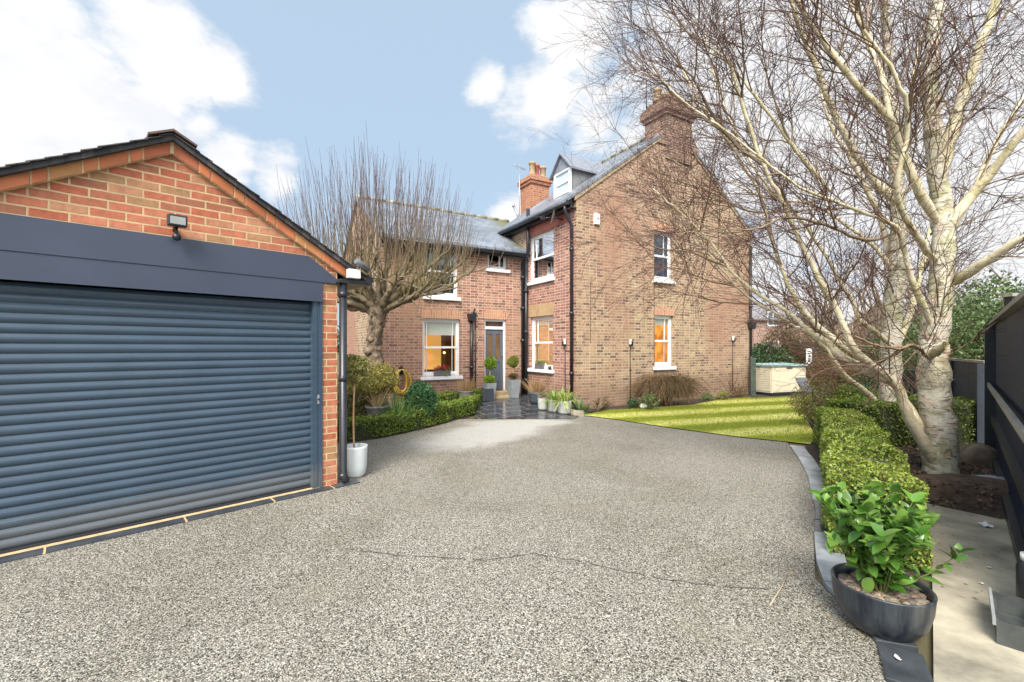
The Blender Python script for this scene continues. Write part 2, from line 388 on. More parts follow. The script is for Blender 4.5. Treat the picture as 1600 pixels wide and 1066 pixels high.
BRGP = brick('garage_pier_brick', [(0.5,0.12,0.07),(0.58,0.2,0.12),(0.45,0.1,0.06)], (0.6,0.45,0.3), rh=0.077, ms=0.011, splash=False)
BRC = brick('chimney_brick', [(0.13,0.075,0.055),(0.22,0.13,0.09),(0.28,0.16,0.11),(0.18,0.11,0.075)], (0.4,0.31,0.24), splash=False)
BRC2 = brick('far_chimney_brick', [(0.36,0.12,0.06),(0.44,0.18,0.09),(0.3,0.11,0.06)], (0.48,0.34,0.24), splash=False)
SLM = slates('main_slate', [(0.15,0.165,0.185),(0.22,0.235,0.26),(0.18,0.19,0.21)], 'y')
SLE = slates('wing_slate', [(0.15,0.17,0.2),(0.23,0.25,0.28),(0.19,0.205,0.235)], 'x', moss=(0.12,0.12,0.03))
SLG = slates('garage_tile', [(0.05,0.045,0.045),(0.08,0.07,0.065)], 'y', w=0.17, h=0.1, rough=0.7)
WHITE = plain('white_paint', (0.82, 0.82, 0.82), 0.4, 0.03, 8, bump=0.05)
BLACK = plain('black_iron', (0.018, 0.02, 0.025), 0.35, 0.2, 8, bump=0.05)
DGREY = plain('door_grey', (0.1, 0.12, 0.145), 0.4, 0.05, 5, bump=0.04)
NAVY = plain('garage_navy', (0.038, 0.064, 0.094), 0.34, 0.08, 3, bump=0.05)
LEAD = plain('lead_sheet', (0.17, 0.18, 0.18), 0.55, 0.2, 4)
SLATEG = plain('slate_hanging', (0.2, 0.21, 0.24), 0.5, 0.15, 9)
STONE = plain('pale_stone', (0.5, 0.5, 0.46), 0.8, 0.15, 10, bump=0.3)
POTW = plain('white_glaze', (0.62, 0.66, 0.66), 0.35, 0.06, 8)
POTG = plain('grey_pot', (0.15, 0.145, 0.14), 0.6, 0.12, 10)
POTZ = plain('zinc_planter', (0.36, 0.4, 0.41), 0.45, 0.12, 6, metal=0.3)
SOIL = plain('dark_soil', (0.045, 0.03, 0.02), 0.95, 0.4, 18, bump=0.8)
CREAM = plain('cream_plastic', (0.66, 0.58, 0.43), 0.5, 0.05, 5)
TEAL = plain('teal_plastic', (0.25, 0.4, 0.38), 0.5, 0.15, 5)
DIRTW = plain('off_white', (0.75, 0.73, 0.68), 0.6, 0.06, 6)
WOOD = plain('tan_stem', (0.45, 0.3, 0.15), 0.7, 0.2, 12)
TERRA = plain('terracotta', (0.42, 0.13, 0.08), 0.7, 0.15, 8)
TERRY = plain('yellow_terracotta', (0.36, 0.26, 0.14), 0.7, 0.2, 8)
SANDST = plain('sandstone_step', (0.42, 0.32, 0.18), 0.8, 0.2, 8, bump=0.3)

# ---------------------------------------------------------------- setting
def sheet(name, pts, z, mat, label=None, cat='ground', kind='structure'):
    m = MB(); m.add([(p[0], p[1], z) for p in pts], [tuple(range(len(pts)))])
    o = m.build(name, mat)
    a = o.data.polygons[0].normal
    if a.z < 0:
        o.data.flip_normals()
    return tag(o, label, cat, None, kind)
GRN = plain('rough_ground', (0.1, 0.085, 0.04), 0.95, 0.5, 0.8, bump=0.6)
sheet('ground', [(-300,-60),(300,-60),(300,400),(-300,400)], -0.012, GRN, 'brown earth and rough grass stretching to the horizon')
GRAVEL = m_gravel('resin_gravel', [(0.045,0.04,0.035),(0.16,0.146,0.125),(0.31,0.29,0.25),(0.43,0.405,0.355),(0.66,0.63,0.565),(0.23,0.2,0.16)])
PALE = m_gravel('dry_gravel', [(0.3,0.29,0.27),(0.5,0.48,0.45),(0.62,0.6,0.57),(0.45,0.43,0.4)], 130)
def q2(l): return [G(*p)[:2] for p in l]
left_curve = [G(*p)[:2] for p in [(545,692),(590,686),(620,680),(677,667),(719,655),(740,655)]]
lawn_edge = [(1.45,10.05),(1.75,9.95),(2.3,9.4),(3.05,8.5),(3.9,7.65),(4.74,7.05)]
drive_pts = [(-6.5,-5),(-2.6,-2.3),(-0.25,0.08),(1.73,2.05),(1.93,2.35),(2.03,2.97),(2.45,3.6),(2.86,4.18),(3.2,4.75),(3.55,5.32),(3.95,6.1),(4.36,6.97),(4.5,7.25)] \
    + lawn_edge[::-1][1:] + [(1.25,9.59),(-0.83,9.59)] + left_curve[::-1][1:] + [(-2.9,7.3),(-2.45,5.6),(-1.98,5.02),(-4.1,2.9),(-6.5,2.5)]
drive = sheet('driveway', drive_pts, 0.0, GRAVEL, 'speckled grey resin bound gravel drive', 'driveway')
# patio
PAT = m_slabs('wet_slate_patio', [(0.03,0.033,0.038),(0.055,0.06,0.065),(0.04,0.04,0.045)], (0.2,0.2,0.19), 0.6, 0.45, radians(-30), 0.07, 0.011)
cE0 = HW(-2.7, BE); cE1 = HW(0.0, BE); 
def zp(x, y): return 0.008 + max(0.0, y-9.57)*0.05
def sloped(name, pts, mat, label, cat):
    m = MB(); m.add([(p[0], p[1], zp(*p[:2])) for p in pts], [tuple(range(len(pts)))]); o = m.build(name, mat)
    if o.data.polygons[0].normal.z < 0: o.data.flip_normals()
    return tag(o, label, cat, None, 'structure')
def PG(px, py):
    z = 0.0
    for _ in range(12): x, y, _z = G(px, py, z); z = zp(x, y)
    return x, y, z
sloped('patio', [(-0.80,9.57),(1.32,9.57),(1.55,10.0),(1.75,10.3),(CX+0.02,CY+0.02),cE1[:2],cE0[:2],(-1.25,11.2),(-0.86,11.1),(-0.86,10.2)], PAT, 'dark wet slate patio in front of the grey door', 'patio')
# lawn and beds
LAWN = m_lawn()
gr_end = HW(7.4, -0.35)
lawn_pts = lawn_edge + [(5.2,7.6),(6.2,9.3),(7.6,11.6),(9.6,14.0),(8.2,13.75),(7.3,13.5)] + [HW(6.2,-0.5)[:2],HW(4.8,-0.55)[:2],HW(3.2,-0.9)[:2],HW(1.6,-0.75)[:2],HW(0.6,-0.5)[:2],(1.85,10.35)]
sheet('lawn', lawn_pts, 0.014, LAWN, 'striped yellow green mown lawn before the gable wall', 'lawn')
sheet('wall_bed', [HW(0,0)[:2],HW(0.1,-0.75)[:2],HW(1.6,-0.95)[:2],HW(4.8,-0.8)[:2],HW(7.4,-0.9)[:2],HW(7.6,0)[:2]], 0.002, SOIL, 'dark soil border at the foot of the gable', 'flower bed')
sheet('garden_bed', left_curve[:-1] + [(-0.95,9.8),(-1.0,10.5),(-1.35,11.1),HW(-2.2,BE)[:2],HW(-4.6,BE)[:2],(-4.5,9),(-3.6,7.2)], 0.006, SOIL, 'dark soil garden bed behind the curved hedge', 'flower bed')
sheet('hedge_bed', [(2.2,2.9),(2.65,3.6),(3.06,4.18),(3.4,4.75),(3.75,5.3),(4.15,6.1),(4.6,6.95),(5.2,7.6),(6.2,9.3),(9.5,13.8),(14,14),(12,9),(6.6,6.0),(4.35,3.8),(4.0,4.45),(3.0,3.3),(2.55,2.75)], 0.003, SOIL, 'dark soil strip under the clipped hedge and birches', 'flower bed')
CONC = plain('worn_concrete', (0.34, 0.3, 0.22), 0.85, 0.42, 2.2, bump=1.0)
sheet('concrete_path', [(1.93,2.03),(2.6,2.74),(3.3,3.5),(4.02,4.42),(4.35,3.95),(4.62,3.95),(3.2,2.6),(1.2,0.6),(-1,-1.6),(-2,-1.6)], 0.02, CONC, 'narrow worn concrete path beside the navy fence', 'path')

# block edging along the drive (each slab countable: separate things)
EDG = plain('edging_slate', (0.3, 0.31, 0.32), 0.3, 0.35, 5, bump=0.3)
EDGD = plain('edging_slate_dark', (0.05, 0.055, 0.06), 0.2, 0.3, 5, bump=0.3)
edge_line = [(-0.27,0.05),(1.73,2.05),(1.97,2.42),(2.05,2.97),(2.45,3.6),(2.86,4.18),(3.2,4.75),(3.55,5.32),(3.95,6.1),(4.36,6.97)]
def resample(pts, step):
    P = np.array(pts, float); d = np.r_[0, np.cumsum(np.linalg.norm(np.diff(P, axis=0), axis=1))]
    s = np.arange(0, d[-1], step)
    return np.stack([np.interp(s, d, P[:, i]) for i in range(P.shape[1])], 1)
er = resample(edge_line[1:], 0.31)
def edge_slab(p, q, w, mat, i):
    dx, dy = q[0]-p[0], q[1]-p[1]; L = sqrt(dx*dx+dy*dy); nx, ny = dy/L, -dx/L; dx, dy = dx/L, dy/L
    g = 0.006; a = (p[0]+dx*g, p[1]+dy*g); b = (q[0]-dx*g, q[1]-dy*g)
    m = MB(); m.prism([a, b, (b[0]+nx*w, b[1]+ny*w), (a[0]+nx*w, a[1]+ny*w)], -0.03, 0.022 + 0.003*(i % 2), 'z')
    o = m.build('edging_slab', mat, bevel=0.004); 
    return o
pale_far = 0
for i in range(len(er)-1):
    dark = i < 2 or i in (6, 7, 8)
    o = edge_slab(er[i], er[i+1], 0.18, EDGD if dark else EDG, i)
    if dark: tag(o, 'dark wet slate slab edging the gravel drive by the hedge', 'edging slab', 'dark edging slabs along the drive')
    else: tag(o, 'pale grey slate slab edging the gravel drive by the hedge', 'edging slab', 'pale edging slabs along the drive')
# thin dark joint crack crossing the drive
CRK = plain('crack_dark', (0.07, 0.065, 0.06), 0.9, 0.2, 10, bump=0)
cm = MB()
for line in ([(540,858),(620,868),(700,872),(760,876),(830,866),(900,876),(960,890),(1040,906),(1120,916),(1210,922)],):
    P = resample(q2(line), 0.04)
    P = P + rng.normal(0, 0.006, P.shape)
    for i in range(len(P)-1):
        if (i*7) % 11 in (3,): continue
        p, q = P[i], P[i+1]; d = q-p; L = np.linalg.norm(d)+1e-9; nrm = np.array([d[1], -d[0]])/L*(0.003+0.002*abs(sin(i*.7)))
        cm.add([(*(p-nrm), 0.004), (*(q-nrm), 0.004), (*(q+nrm), 0.004), (*(p+nrm), 0.004)], [(0,1,2,3)])
cm.build('crack', CRK, drive)

# ================================================================ HOUSE
house = empty('brick_house', (CX, CY, 0), radians(30))
tag(house, 'large two storey brick house with slate roofs, tall chimney and grey front door', 'house')
TE = lambda p, d, z: (p, BE - d, z)
TG = lambda p, d, z: (p, -d, z)
TR = lambda p, d, z: (-d, p, z)
A1 = 7.27; EV = 5.35; SL = 0.716; RM = 3.635; RZ = EV + SL*RM
BF = 3.95
def wallmesh(T, p0, p1, zb, top, holes, name, mat, brk=(), parent=None, reveal=0.13):
    m = MB(); xs = sorted(set([p0, p1, *brk] + [h[0] for h in holes] + [h[1] for h in holes]))
    for a, b in zip(xs, xs[1:]):
        hs = sorted([(h[2], h[3]) for h in holes if h[0] <= a+1e-6 and h[1] >= b-1e-6])
        z = zb
        for (h0, h1) in hs:
            m.add([T(a,0,z),T(b,0,z),T(b,0,h0),T(a,0,h0)], [(0,1,2,3)]); z = h1
        m.add([T(a,0,z),T(b,0,z),T(b,0,top(b)),T(a,0,top(a))], [(0,1,2,3)])
    for (a, b, z0, z1) in holes:
        r = -reveal
        m.add([T(a,0,z0),T(a,r,z0),T(a,r,z1),T(a,0,z1)], [(0,1,2,3)])
        m.add([T(b,0,z0),T(b,r,z0),T(b,r,z1),T(b,0,z1)], [(0,1,2,3)])
        m.add([T(a,0,z1),T(b,0,z1),T(b,r,z1),T(a,r,z1)], [(0,1,2,3)])
        m.add([T(a,0,z0),T(b,0,z0),T(b,r,z0),T(a,r,z0)], [(0,1,2,3)])
    return m.build(name, mat, parent or house)

LITW = lit('lit_room_wall', (0.5, 0.27, 0.07), 0.8, (0.36, 0.19, 0.05))
LITB = lit('lit_room_bright', (0.85, 0.45, 0.1), 0.4, (0.4, 0.2, 0.05), 3)
DARKR = plain('dark_room', (0.1, 0.1, 0.11), 0.8, 0.3, 1.5, bump=0)
BLIND = plain('cream_blind', (0.8, 0.79, 0.7), 0.8, 0.05, 20)
FURN = plain('dark_furniture', (0.03, 0.02, 0.015), 0.6, 0.3, 3)
LAMPM = lit('lamp_glow', (1.0, 0.7, 0.25), 1.6)
GL = glass(refl=0.35)
GLD = glass('upper_glass', (0.75, 0.8, 0.85), 1.3)

def sash(T, p0, p1, z0, z1, lit_=None, blind=0.0, bars=(0.16, 0.84), label=None, sill=True, casement=False, depth=0.1, furn=False, blindcol=None):
    """wooden sash window set back in the reveal"""
    fw = 0.085 if casement else 0.055; m = MB(); d0, d1 = -depth+0.02, -depth-0.05
    P = lambda x, d, z: T(x, d, z)
    m.box((p0, p0+fw), (d1, d0), (z0, z1), P); m.box((p1-fw, p1), (d1, d0), (z0, z1), P)
    m.box((p0+fw, p1-fw), (d1, d0), (z1-fw, z1), P); m.box((p0+fw, p1-fw), (d1, d0), (z0, z0+fw*1.1), P)
    w = p1-p0-2*fw; q0, q1 = p0+fw, p1-fw; zi0, zi1 = z0+fw*1.1, z1-fw; zm = (zi0+zi1)/2
    if not casement:
        m.box((q0, q1), (d1+0.01, d0-0.008), (zm-0.028, zm+0.028), P)
        for (a, b, dd) in ((zm+0.028, zi1, -0.012), (zi0, zm-0.028, -0.03)):
            m.box((q0, q0+0.035), (d1+0.012, d0+dd), (a, b), P); m.box((q1-0.035, q1), (d1+0.012, d0+dd), (a, b), P)
            for k in bars: m.box((q0+w*k-0.009, q0+w*k+0.009), (d1+0.014, d0+dd-0.004), (a, b), P)
        m.box((q0+0.035, q1-0.035), (d1+0.012, d0-0.03), (zi0, zi0+0.06), P)
        m.box((q0+0.035, q1-0.035), (d1+0.012, d0-0.012), (zi1-0.04, zi1), P)
    else:
        for k in bars: m.box((q0+w*k-0.02, q0+w*k+0.02), (d1+0.012, d0-0.01), (zi0, zi1), P)
    fr = m.build('window', WHITE, house)
    if label: fr['label'] = label
    g = MB(); g.add([P(q0, -depth-0.012, zi0), P(q1, -depth-0.012, zi0), P(q1, -depth-0.012, zi1), P(q0, -depth-0.012, zi1)], [(0,1,2,3)])
    g.build('pane', GLD if not lit_ else GL, fr)
    if sill:
        s = MB(); s.box((p0-0.06, p1+0.06), (-depth+0.022, 0.07), (z0-0.09, z0-0.002), P); s.build('sill', WHITE, fr, bevel=0.006)
    rm = MB(); e = -depth-1.3; f0 = -depth-0.055
    x0, x1, y0, y1 = p0-0.35, p1+0.35, z0-0.15, z1+0.1
    if T is TR: x0 = max(x0, 0.16)
    if casement: e = -depth-0.6
    for quad in ([(x0,e,y0),(x1,e,y0),(x1,e,y1),(x0,e,y1)], [(x0,f0,y0),(x0,e,y0),(x0,e,y1),(x0,f0,y1)], [(x1,f0,y0),(x1,e,y0),(x1,e,y1),(x1,f0,y1)],
                 [(x0,f0,y0),(x1,f0,y0),(x1,e,y0),(x0,e,y0)], [(x0,f0,y1),(x1,f0,y1),(x1,e,y1),(x0,e,y1)]):
        rm.add([P(*c) for c in quad], [(0,1,2,3)])
    rm.build('room', lit_ or DARKR, fr)
    if blind > 0:
        b = MB(); b.box((q0, q1), (-depth-0.075, -depth-0.06), (zi1-(zi1-zi0)*blind, zi1), P); b.build('blind', blindcol or BLIND, fr)
    if furn:
        f = MB(); f.box((q1+0.02, q1+0.3), (e+0.05, e+0.4), (y0, y0+(y1-y0)*0.86), P); f.box((q0, q1+0.0), (e+0.06, e+0.4), (y0, z0+0.12), P)
        f.build('cupboard', FURN, fr)
        l = MB(); c = P(q0+w*0.82, -depth-0.5, (z0+z1)/2-0.15); l.ball(c, 0.035); l.build('lamp', LAMPM, fr)
    return fr

def rect(fn, pxa, pxb, pytop, pybot, pyref_px=None):
    """wall rectangle from its picture corners, heights read at the centre column"""
    pc = (pxa+pxb)/2 if pyref_px is None else pyref_px
    a, _ = fn(pxa, 500); b, _ = fn(pxb, 500)
    _, zt = fn(pc, pytop); _, zb = fn(pc, pybot)
    return [min(a, b), max(a, b), zb, zt]
W_big = rect(onE, 660, 719, 498, 588)
W_up = rect(onE, 664, 716, 384, 464)
W_sm = rect(onE, 762, 793, 394, 421)
D_ = rect(onE, 757, 791, 499, 608); D_[2] = 0.31
R_up = rect(onR, 826, 865, 364, 438); R_lo = rect(onR, 828, 864, 494, 577)
G_up = rect(onG, 1022, 1051, 362, 438); G_lo = rect(onG, 1023, 1052, 493, 573)
print('rects', [[round(x, 2) for x in r] for r in (W_big, W_up, W_sm, D_, R_up, R_lo, G_up, G_lo)])
EW0, EW1 = -4.25, 0.0; EEV = 4.42; ERZ = 5.98; EB = 5.1
wallmesh(TE, EW0, EW1, 0, lambda p: EEV, [W_big, W_up, W_sm, D_], 'wing_wall', BRE)
wallmesh(TR, 0.0, BE, 0, lambda p: EV, [R_up, R_lo], 'return_wall', BRR)
gt = lambda p: EV + SL*(p if p < RM else 2*RM - p) + 0.0
wallmesh(TG, 0.0, A1, 0, gt, [G_up, G_lo], 'gable_wall', BRG, brk=(RM,))
# end gable of the wing (faces left)
m = MB(); m.add([(EW0,BE,0),(EW0,BE,EEV),(EW0,EB,ERZ),(EW0,2*EB-BE,EEV),(EW0,2*EB-BE,0)], [(0,1,2,3,4)])
m.build('wing_gable_wall', BRG, house)
m = MB()
yb = 2*EB-BE
m.add([(EW0,yb,0),(0.5,yb,0),(0.5,yb,EEV),(EW0,yb,EEV)], [(0,1,2,3)])
m.add([(0.5,yb,0),(A1,yb,0),(A1,yb,5.1),(0.5,yb,5.1)], [(0,1,2,3)])
m.add([(A1,0,0),(A1,yb,0),(A1,yb,5.1),(A1,0,5.1)], [(0,1,2,3)])
m.add([(A1,0,5.1),(A1,BF,5.1),(A1,BF,EV),(A1,0,EV)], [(0,1,2,3)])
m.add([(0,BE,EEV-0.2),(0,BF,EEV-0.2),(0,BF,EV),(0,BE,EV)], [(0,1,2,3)])
m.add([(0,BF,EEV),(A1,BF,EEV),(A1,BF,EV),(RM,BF,RZ),(0,BF,EV)], [(0,1,2,3,4)])
m.build('rear_wall', BRG, house)
m = MB(); m.box((0.55, A1-0.02), (BF+0.02, yb-0.02), (4.9, 5.08)); m.build('flat_roof', LEAD, house)
# red rendered band under the eaves of the return wall
m = MB(); m.box((-0.006, 0.004), (0.36, BE-0.05), (R_up[3]+0.02, EV-0.04)); m.build('red_band', plain('red_oxide', (0.4,0.13,0.09), 0.8, 0.15, 5), house)
# roofs
def slopes(mb, e0, r0, y0, y1, th=0.07, axis='y'):
    (ex, ez), (rx, rz) = e0, r0
    poly = [(ex, ez), (rx, rz), (rx, rz+th*1.2), (ex, ez+th)]
    mb.prism(poly, y0, y1, axis)
roof = MB()
ov = 0.28
slopes(roof, (-ov, EV-SL*ov+0.01), (RM, RZ+0.01), -0.04, BF+0.06)
slopes(roof, (A1+ov, EV-SL*ov+0.01), (RM, RZ+0.01), -0.04, BF+0.06)
ro = roof.build('main_roof', SLM, house)
es = (ERZ-EEV)/(EB-BE)
er_ = MB()
def slE(mb, e, r, x0, x1, th=0.07):
    mb.prism([(e[0], e[1]), (r[0], r[1]), (r[0], r[1]+th*1.2), (e[0], e[1]+th)], x0, x1, 'x')
slE(er_, (BE-0.25, EEV-es*0.25+0.01), (EB, ERZ+0.01), EW0-0.08, -0.01)
slE(er_, (BF+0.02, EEV+es*(BF+0.02-BE)+0.01), (EB, ERZ+0.01), -0.009, 1.2)
slE(er_, (yb+0.25, EEV-es*0.25+0.01), (EB, ERZ+0.01), EW0-0.08, 1.2)
eo = er_.build('wing_roof', SLE, house)
m = MB()
for i in range(12):
    x = EW0-0.08 + i*0.44; m.cyl((x, EB, ERZ+0.09), (x+0.43, EB, ERZ+0.09), 0.075, n=10)
m.build('ridge_tile', plain('ridge_grey', (0.24,0.23,0.17), 0.8, 0.3, 9), eo)
m = MB()
for i in range(9):
    y = -0.02 + i*0.445; m.cyl((RM, y, RZ+0.09), (RM, y+0.435, RZ+0.09), 0.08, n=10)
m.build('ridge_tile', plain('ridge_grey', (0.24,0.23,0.17)), ro)
m = MB(); sk = [(0.5, 2.75), (1.0, 3.25)]
fz = lambda a: EV+SL*a+0.08
m.prism([(0.5, fz(0.5)), (1.05, fz(1.05)), (1.05, fz(1.05)+0.06), (0.5, fz(0.5)+0.06)], 2.75, 3.2, 'y')
m.build('skylight', plain('skylight_frame', (0.3,0.32,0.35), 0.3), ro)
# moulding line at the gable verge
m = MB()
for sgn in (0, 1):
    a0, a1 = (-0.06, RM) if not sgn else (A1+0.06, RM)
    m.prism([(a0, EV-0.1-SL*0.06), (a1, RZ-0.06), (a1, RZ+0.0), (a0, EV-SL*0.06)], -0.03, -0.004, 'y')
m.build('verge_course', plain('verge_tan', (0.36,0.27,0.17), 0.85, 0.25, 12, bump=0.5), ro)
# fascias, gutters
m = MB(); m.box((-0.2, -0.17), (-0.04, BF+0.05), (EV-0.34, EV-0.13)); m.box((-0.17, -0.008), (-0.03, BF), (EV-0.34, EV-0.32)); m.build('fascia', BLACK, house)
def halfpipe(p0, p1, r):
    mb = MB(); mb.cyl(p0, p1, r, n=12); return mb
halfpipe((-0.3, -0.05, EV-0.235), (-0.3, BF+0.05, EV-0.235), 0.06).build('gutter', BLACK, house)
halfpipe((EW0-0.05, BE-0.29, EEV-0.2), (-0.02, BE-0.29, EEV-0.2), 0.055).build('gutter', BLACK, house)
m = MB(); m.box((EW0, -0.06), (BE-0.22, BE-0.19), (EEV-0.3, EEV-0.13)); m.build('fascia', BLACK, house)
# dormer
dor = MB(); da, db0, db1, dz = 0.6, 0.96, 1.8, 6.55
rz0 = EV+SL*da; a_e = (dz-EV)/SL
for b in (db0, db1): dor.add([(da,b,rz0),(da,b,dz),(a_e,b,dz)], [(0,1,2)])
dor.add([(da,db0,rz0),(da,db1,rz0),(da,db1,rz0+0.08),(da,db0,rz0+0.08)], [(0,1,2,3)])
dr = dor.build('dormer', LEAD, house); dr['label'] = 'small slate roofed dormer with white sash window'
ap = 7.0; mb_ = (db0+db1)/2
m = MB(); m.add([(da-0.02,db0-0.02,dz),(da-0.02,db1+0.02,dz),(da-0.02,mb_,ap)], [(0,1,2)]); m.build('dormer_gable', SLATEG, dr)
m = MB()
for s in (-1, 1):
    ov_ = 0.1; k = (ap-dz)/((db1-db0)/2); yo = mb_+s*((db1-db0)/2+ov_); zo = dz-k*ov_
    ax = (ap+0.05-EV)/SL; ao = (zo-EV)/SL
    vs = [(da-0.1,yo,zo),(da-0.1,mb_,ap),(ax,mb_,ap),(ao,yo,zo)]
    m.add(vs + [(x,y,z+0.05) for x,y,z in vs], [(0,1,2,3),(7,6,5,4),(0,4,5,1),(3,2,6,7),(0,3,7,4),(1,5,6,2)])
m.build('dormer_roof', SLATEG, dr)
TDm = lambda p, d, z: (da-0.004-d, p, z)
m = MB(); fw = 0.05; z0, z1 = rz0+0.08, dz-0.01; p0, p1 = db0+0.06, db1-0.06
m.box((p0,p0+fw),(-0.05,0.02),(z0,z1),TDm); m.box((p1-fw,p1),(-0.05,0.02),(z0,z1),TDm); m.box((p0+fw,p1-fw),(-0.05,0.02),(z1-fw,z1),TDm)
m.box((p0+fw,p1-fw),(-0.05,0.03),(z0,z0+0.06),TDm); m.box((p0+fw,p1-fw),(-0.04,0.01),((z0+z1)/2-0.02,(z0+z1)/2+0.02),TDm)
m.box((db0,p0),(-0.05,0.0),(rz0+0.08,dz-0.01),TDm); m.box((p1,db1),(-0.05,0.0),(rz0+0.08,dz-0.01),TDm)
m.build('dormer_window', WHITE, dr)
m = MB(); m.add([TDm(p0+fw,-0.02,z0+0.06),TDm(p1-fw,-0.02,z0+0.06),TDm(p1-fw,-0.02,z1-fw),TDm(p0+fw,-0.02,z1-fw)], [(0,1,2,3)])
m.build('dormer_pane', plain('net_curtained_pane', (0.5,0.55,0.6), 0.08, 0.1, 2, bump=0, coat=1.0), dr)
# main chimney on the gable apex
ca0, ca1 = 3.2, 4.3
m = MB()
m.box((ca0, ca1), (-0.05, 0.75), (RZ-1.0, 8.22))
m.box((ca0-0.05, ca1+0.05), (-0.1, 0.8), (8.22, 8.33)); m.box((ca0-0.1, ca1+0.1), (-0.15, 0.85), (8.33, 8.53)); m.box((ca0-0.05, ca1+0.05), (-0.1, 0.8), (8.53, 8.65))
m.box((ca0+0.03, ca1-0.03), (-0.04, 0.74), (8.65, 8.77))
# shoulders
m.prism([(ca0-0.35, RZ-0.62), (ca0+0.001, RZ-0.62), (ca0+0.001, RZ-0.15), (ca0-0.06, RZ-0.2)], -0.047, 0.3, 'y')
m.prism([(ca1+0.35, RZ-0.62), (ca1-0.001, RZ-0.62), (ca1-0.001, RZ-0.15), (ca1+0.06, RZ-0.2)], -0.047, 0.3, 'y')
ch = m.build('chimney', BRC, house); ch['label'] = 'broad dark brick chimney on the gable apex'
for i, (x, mt, hh) in enumerate(((3.3,TERRY,0.36),(3.62,TERRY,0.3),(3.95,TERRA,0.42),(4.25,TERRY,0.28))):
    q = MB(); q.lathe([(0.14,0),(0.12,0.06),(0.1,hh-0.08),(0.135,hh-0.05),(0.13,hh),(0.09,hh),(0.09,0.05)], (x, 0.36, 8.76), 16); q.build('chimney_pot', mt, ch)
m = MB(); m.cyl((3.2,0.7,8.7),(3.2,0.7,9.6),0.015,n=6); m.cyl((2.6,0.7,9.55),(3.7,0.7,9.55),0.01,n=6)
for k in range(7): m.cyl((2.65+k*0.16,0.55,9.55),(2.65+k*0.16,0.85,9.55),0.006,n=5)
m.build('aerial', BLACK, ch)
# far chimney
m = MB(); fa0, fa1, fb0, fb1 = 1.25, 2.0, 4.05, 4.75
m.box((fa0,fa1),(fb0,fb1),(4.6,7.2)); m.box((fa0-0.05,fa1+0.05),(fb0-0.05,fb1+0.05),(7.2,7.3)); m.box((fa0-0.09,fa1+0.09),(fb0-0.09,fb1+0.09),(7.3,7.42)); m.box((fa0-0.03,fa1+0.03),(fb0-0.03,fb1+0.03),(7.42,7.5))
c2 = m.build('chimney', BRC2, house); c2['label'] = 'small red brick chimney with three pots behind the dormer'
for x, y, mt, hh in ((1.42,4.25,TERRY,0.5),(1.68,4.4,TERRA,0.52),(1.9,4.3,TERRY,0.45)):
    q = MB(); q.lathe([(0.13,0),(0.11,0.05),(0.1,hh-0.08),(0.13,hh-0.06),(0.13,hh),(0.09,hh)], (x,y,7.49), 14); q.build('chimney_pot', mt, c2)
m = MB(); ax, ay = 1.05, 4.5; m.cyl((ax,ay,5.6),(ax,ay,7.95),0.014,n=6); m.cyl((ax-0.25,ay,7.9),(ax+0.25,ay,7.8),0.01,n=5)
for k in range(5): m.cyl((ax-0.2+k*0.1,ay-0.14,7.89-k*0.02),(ax-0.2+k*0.1,ay+0.14,7.89-k*0.02),0.006,n=5)
m.build('aerial', plain('galvanised', (0.4,0.4,0.42),0.4,metal=0.6), c2)
m = MB(); m.cyl((0.62,3.75,5.75),(0.5,3.95,6.25),0.045,n=8); m.cyl((0.5,3.95,6.22),(0.5,3.95,6.34),0.06,0.02,n=8); m.build('vent_pipe', plain('galvanised',(0.4,0.4,0.42)), house)

# lintels
def lintel(T, r, mat=BRL, h=0.24, ex=0.1, name='lintel', rise=0.05):
    m = MB(); n = 10; pts = []
    a, b = r[0]-ex, r[1]+ex
    low = [(r[0]+(r[1]-r[0])*i/n, r[3] - 0.0) for i in range(n+1)]
    vs = []
    for i in range(n+1):
        t = i/n; x = a+(b-a)*t; xl = r[0]+(r[1]-r[0])*t; arc = rise*4*t*(1-t)
        vs += [T(xl, 0.004, r[3]), T(x, 0.004, r[3]+h*0.85+arc)]
    fs = [(2*i, 2*i+2, 2*i+3, 2*i+1) for i in range(n)]
    m.add(vs, fs)
    m.build(name, mat, house)
YEL = brick('yellow_lintel_brick', [(0.45,0.3,0.15),(0.5,0.35,0.18),(0.42,0.25,0.14)], (0.5,0.37,0.24), mode='soldier', bw=0.24, rh=0.07, squash=1, splash=False)
lintel(TE, W_big); lintel(TE, D_); lintel(TG, G_lo); lintel(TG, G_up); lintel(TR, R_lo, YEL, 0.36)
sash(TE, *W_big, lit_=LITW, blind=0.27, furn=True, label='wide ground floor sash window with lit room and flower box', bars=(0.1, 0.86))
sash(TE, *W_up, label='upper sash window behind the pollarded tree', blind=0.35)
sash(TE, *W_sm, casement=True, bars=(0.72,), label='small square upper window under the wing eaves')
sash(TR, *R_up, bars=(0.82,), label='upper sash window of the red return wall', blind=0.45, blindcol=plain('slat_blind',(0.12,0.14,0.17),0.6))
sash(TR, *R_lo, lit_=LITW, bars=(0.8,), blind=0.14, label='ground floor sash window beside the patio')
sash(TG, *G_up, bars=(0.68,), label='upper sash window of the gable', blind=0.5, blindcol=plain('net_grey',(0.35,0.38,0.38),0.8))
sash(TG, *G_lo, lit_=LITB, bars=(0.7,), blind=0.16, label='lit ground floor sash window of the gable')

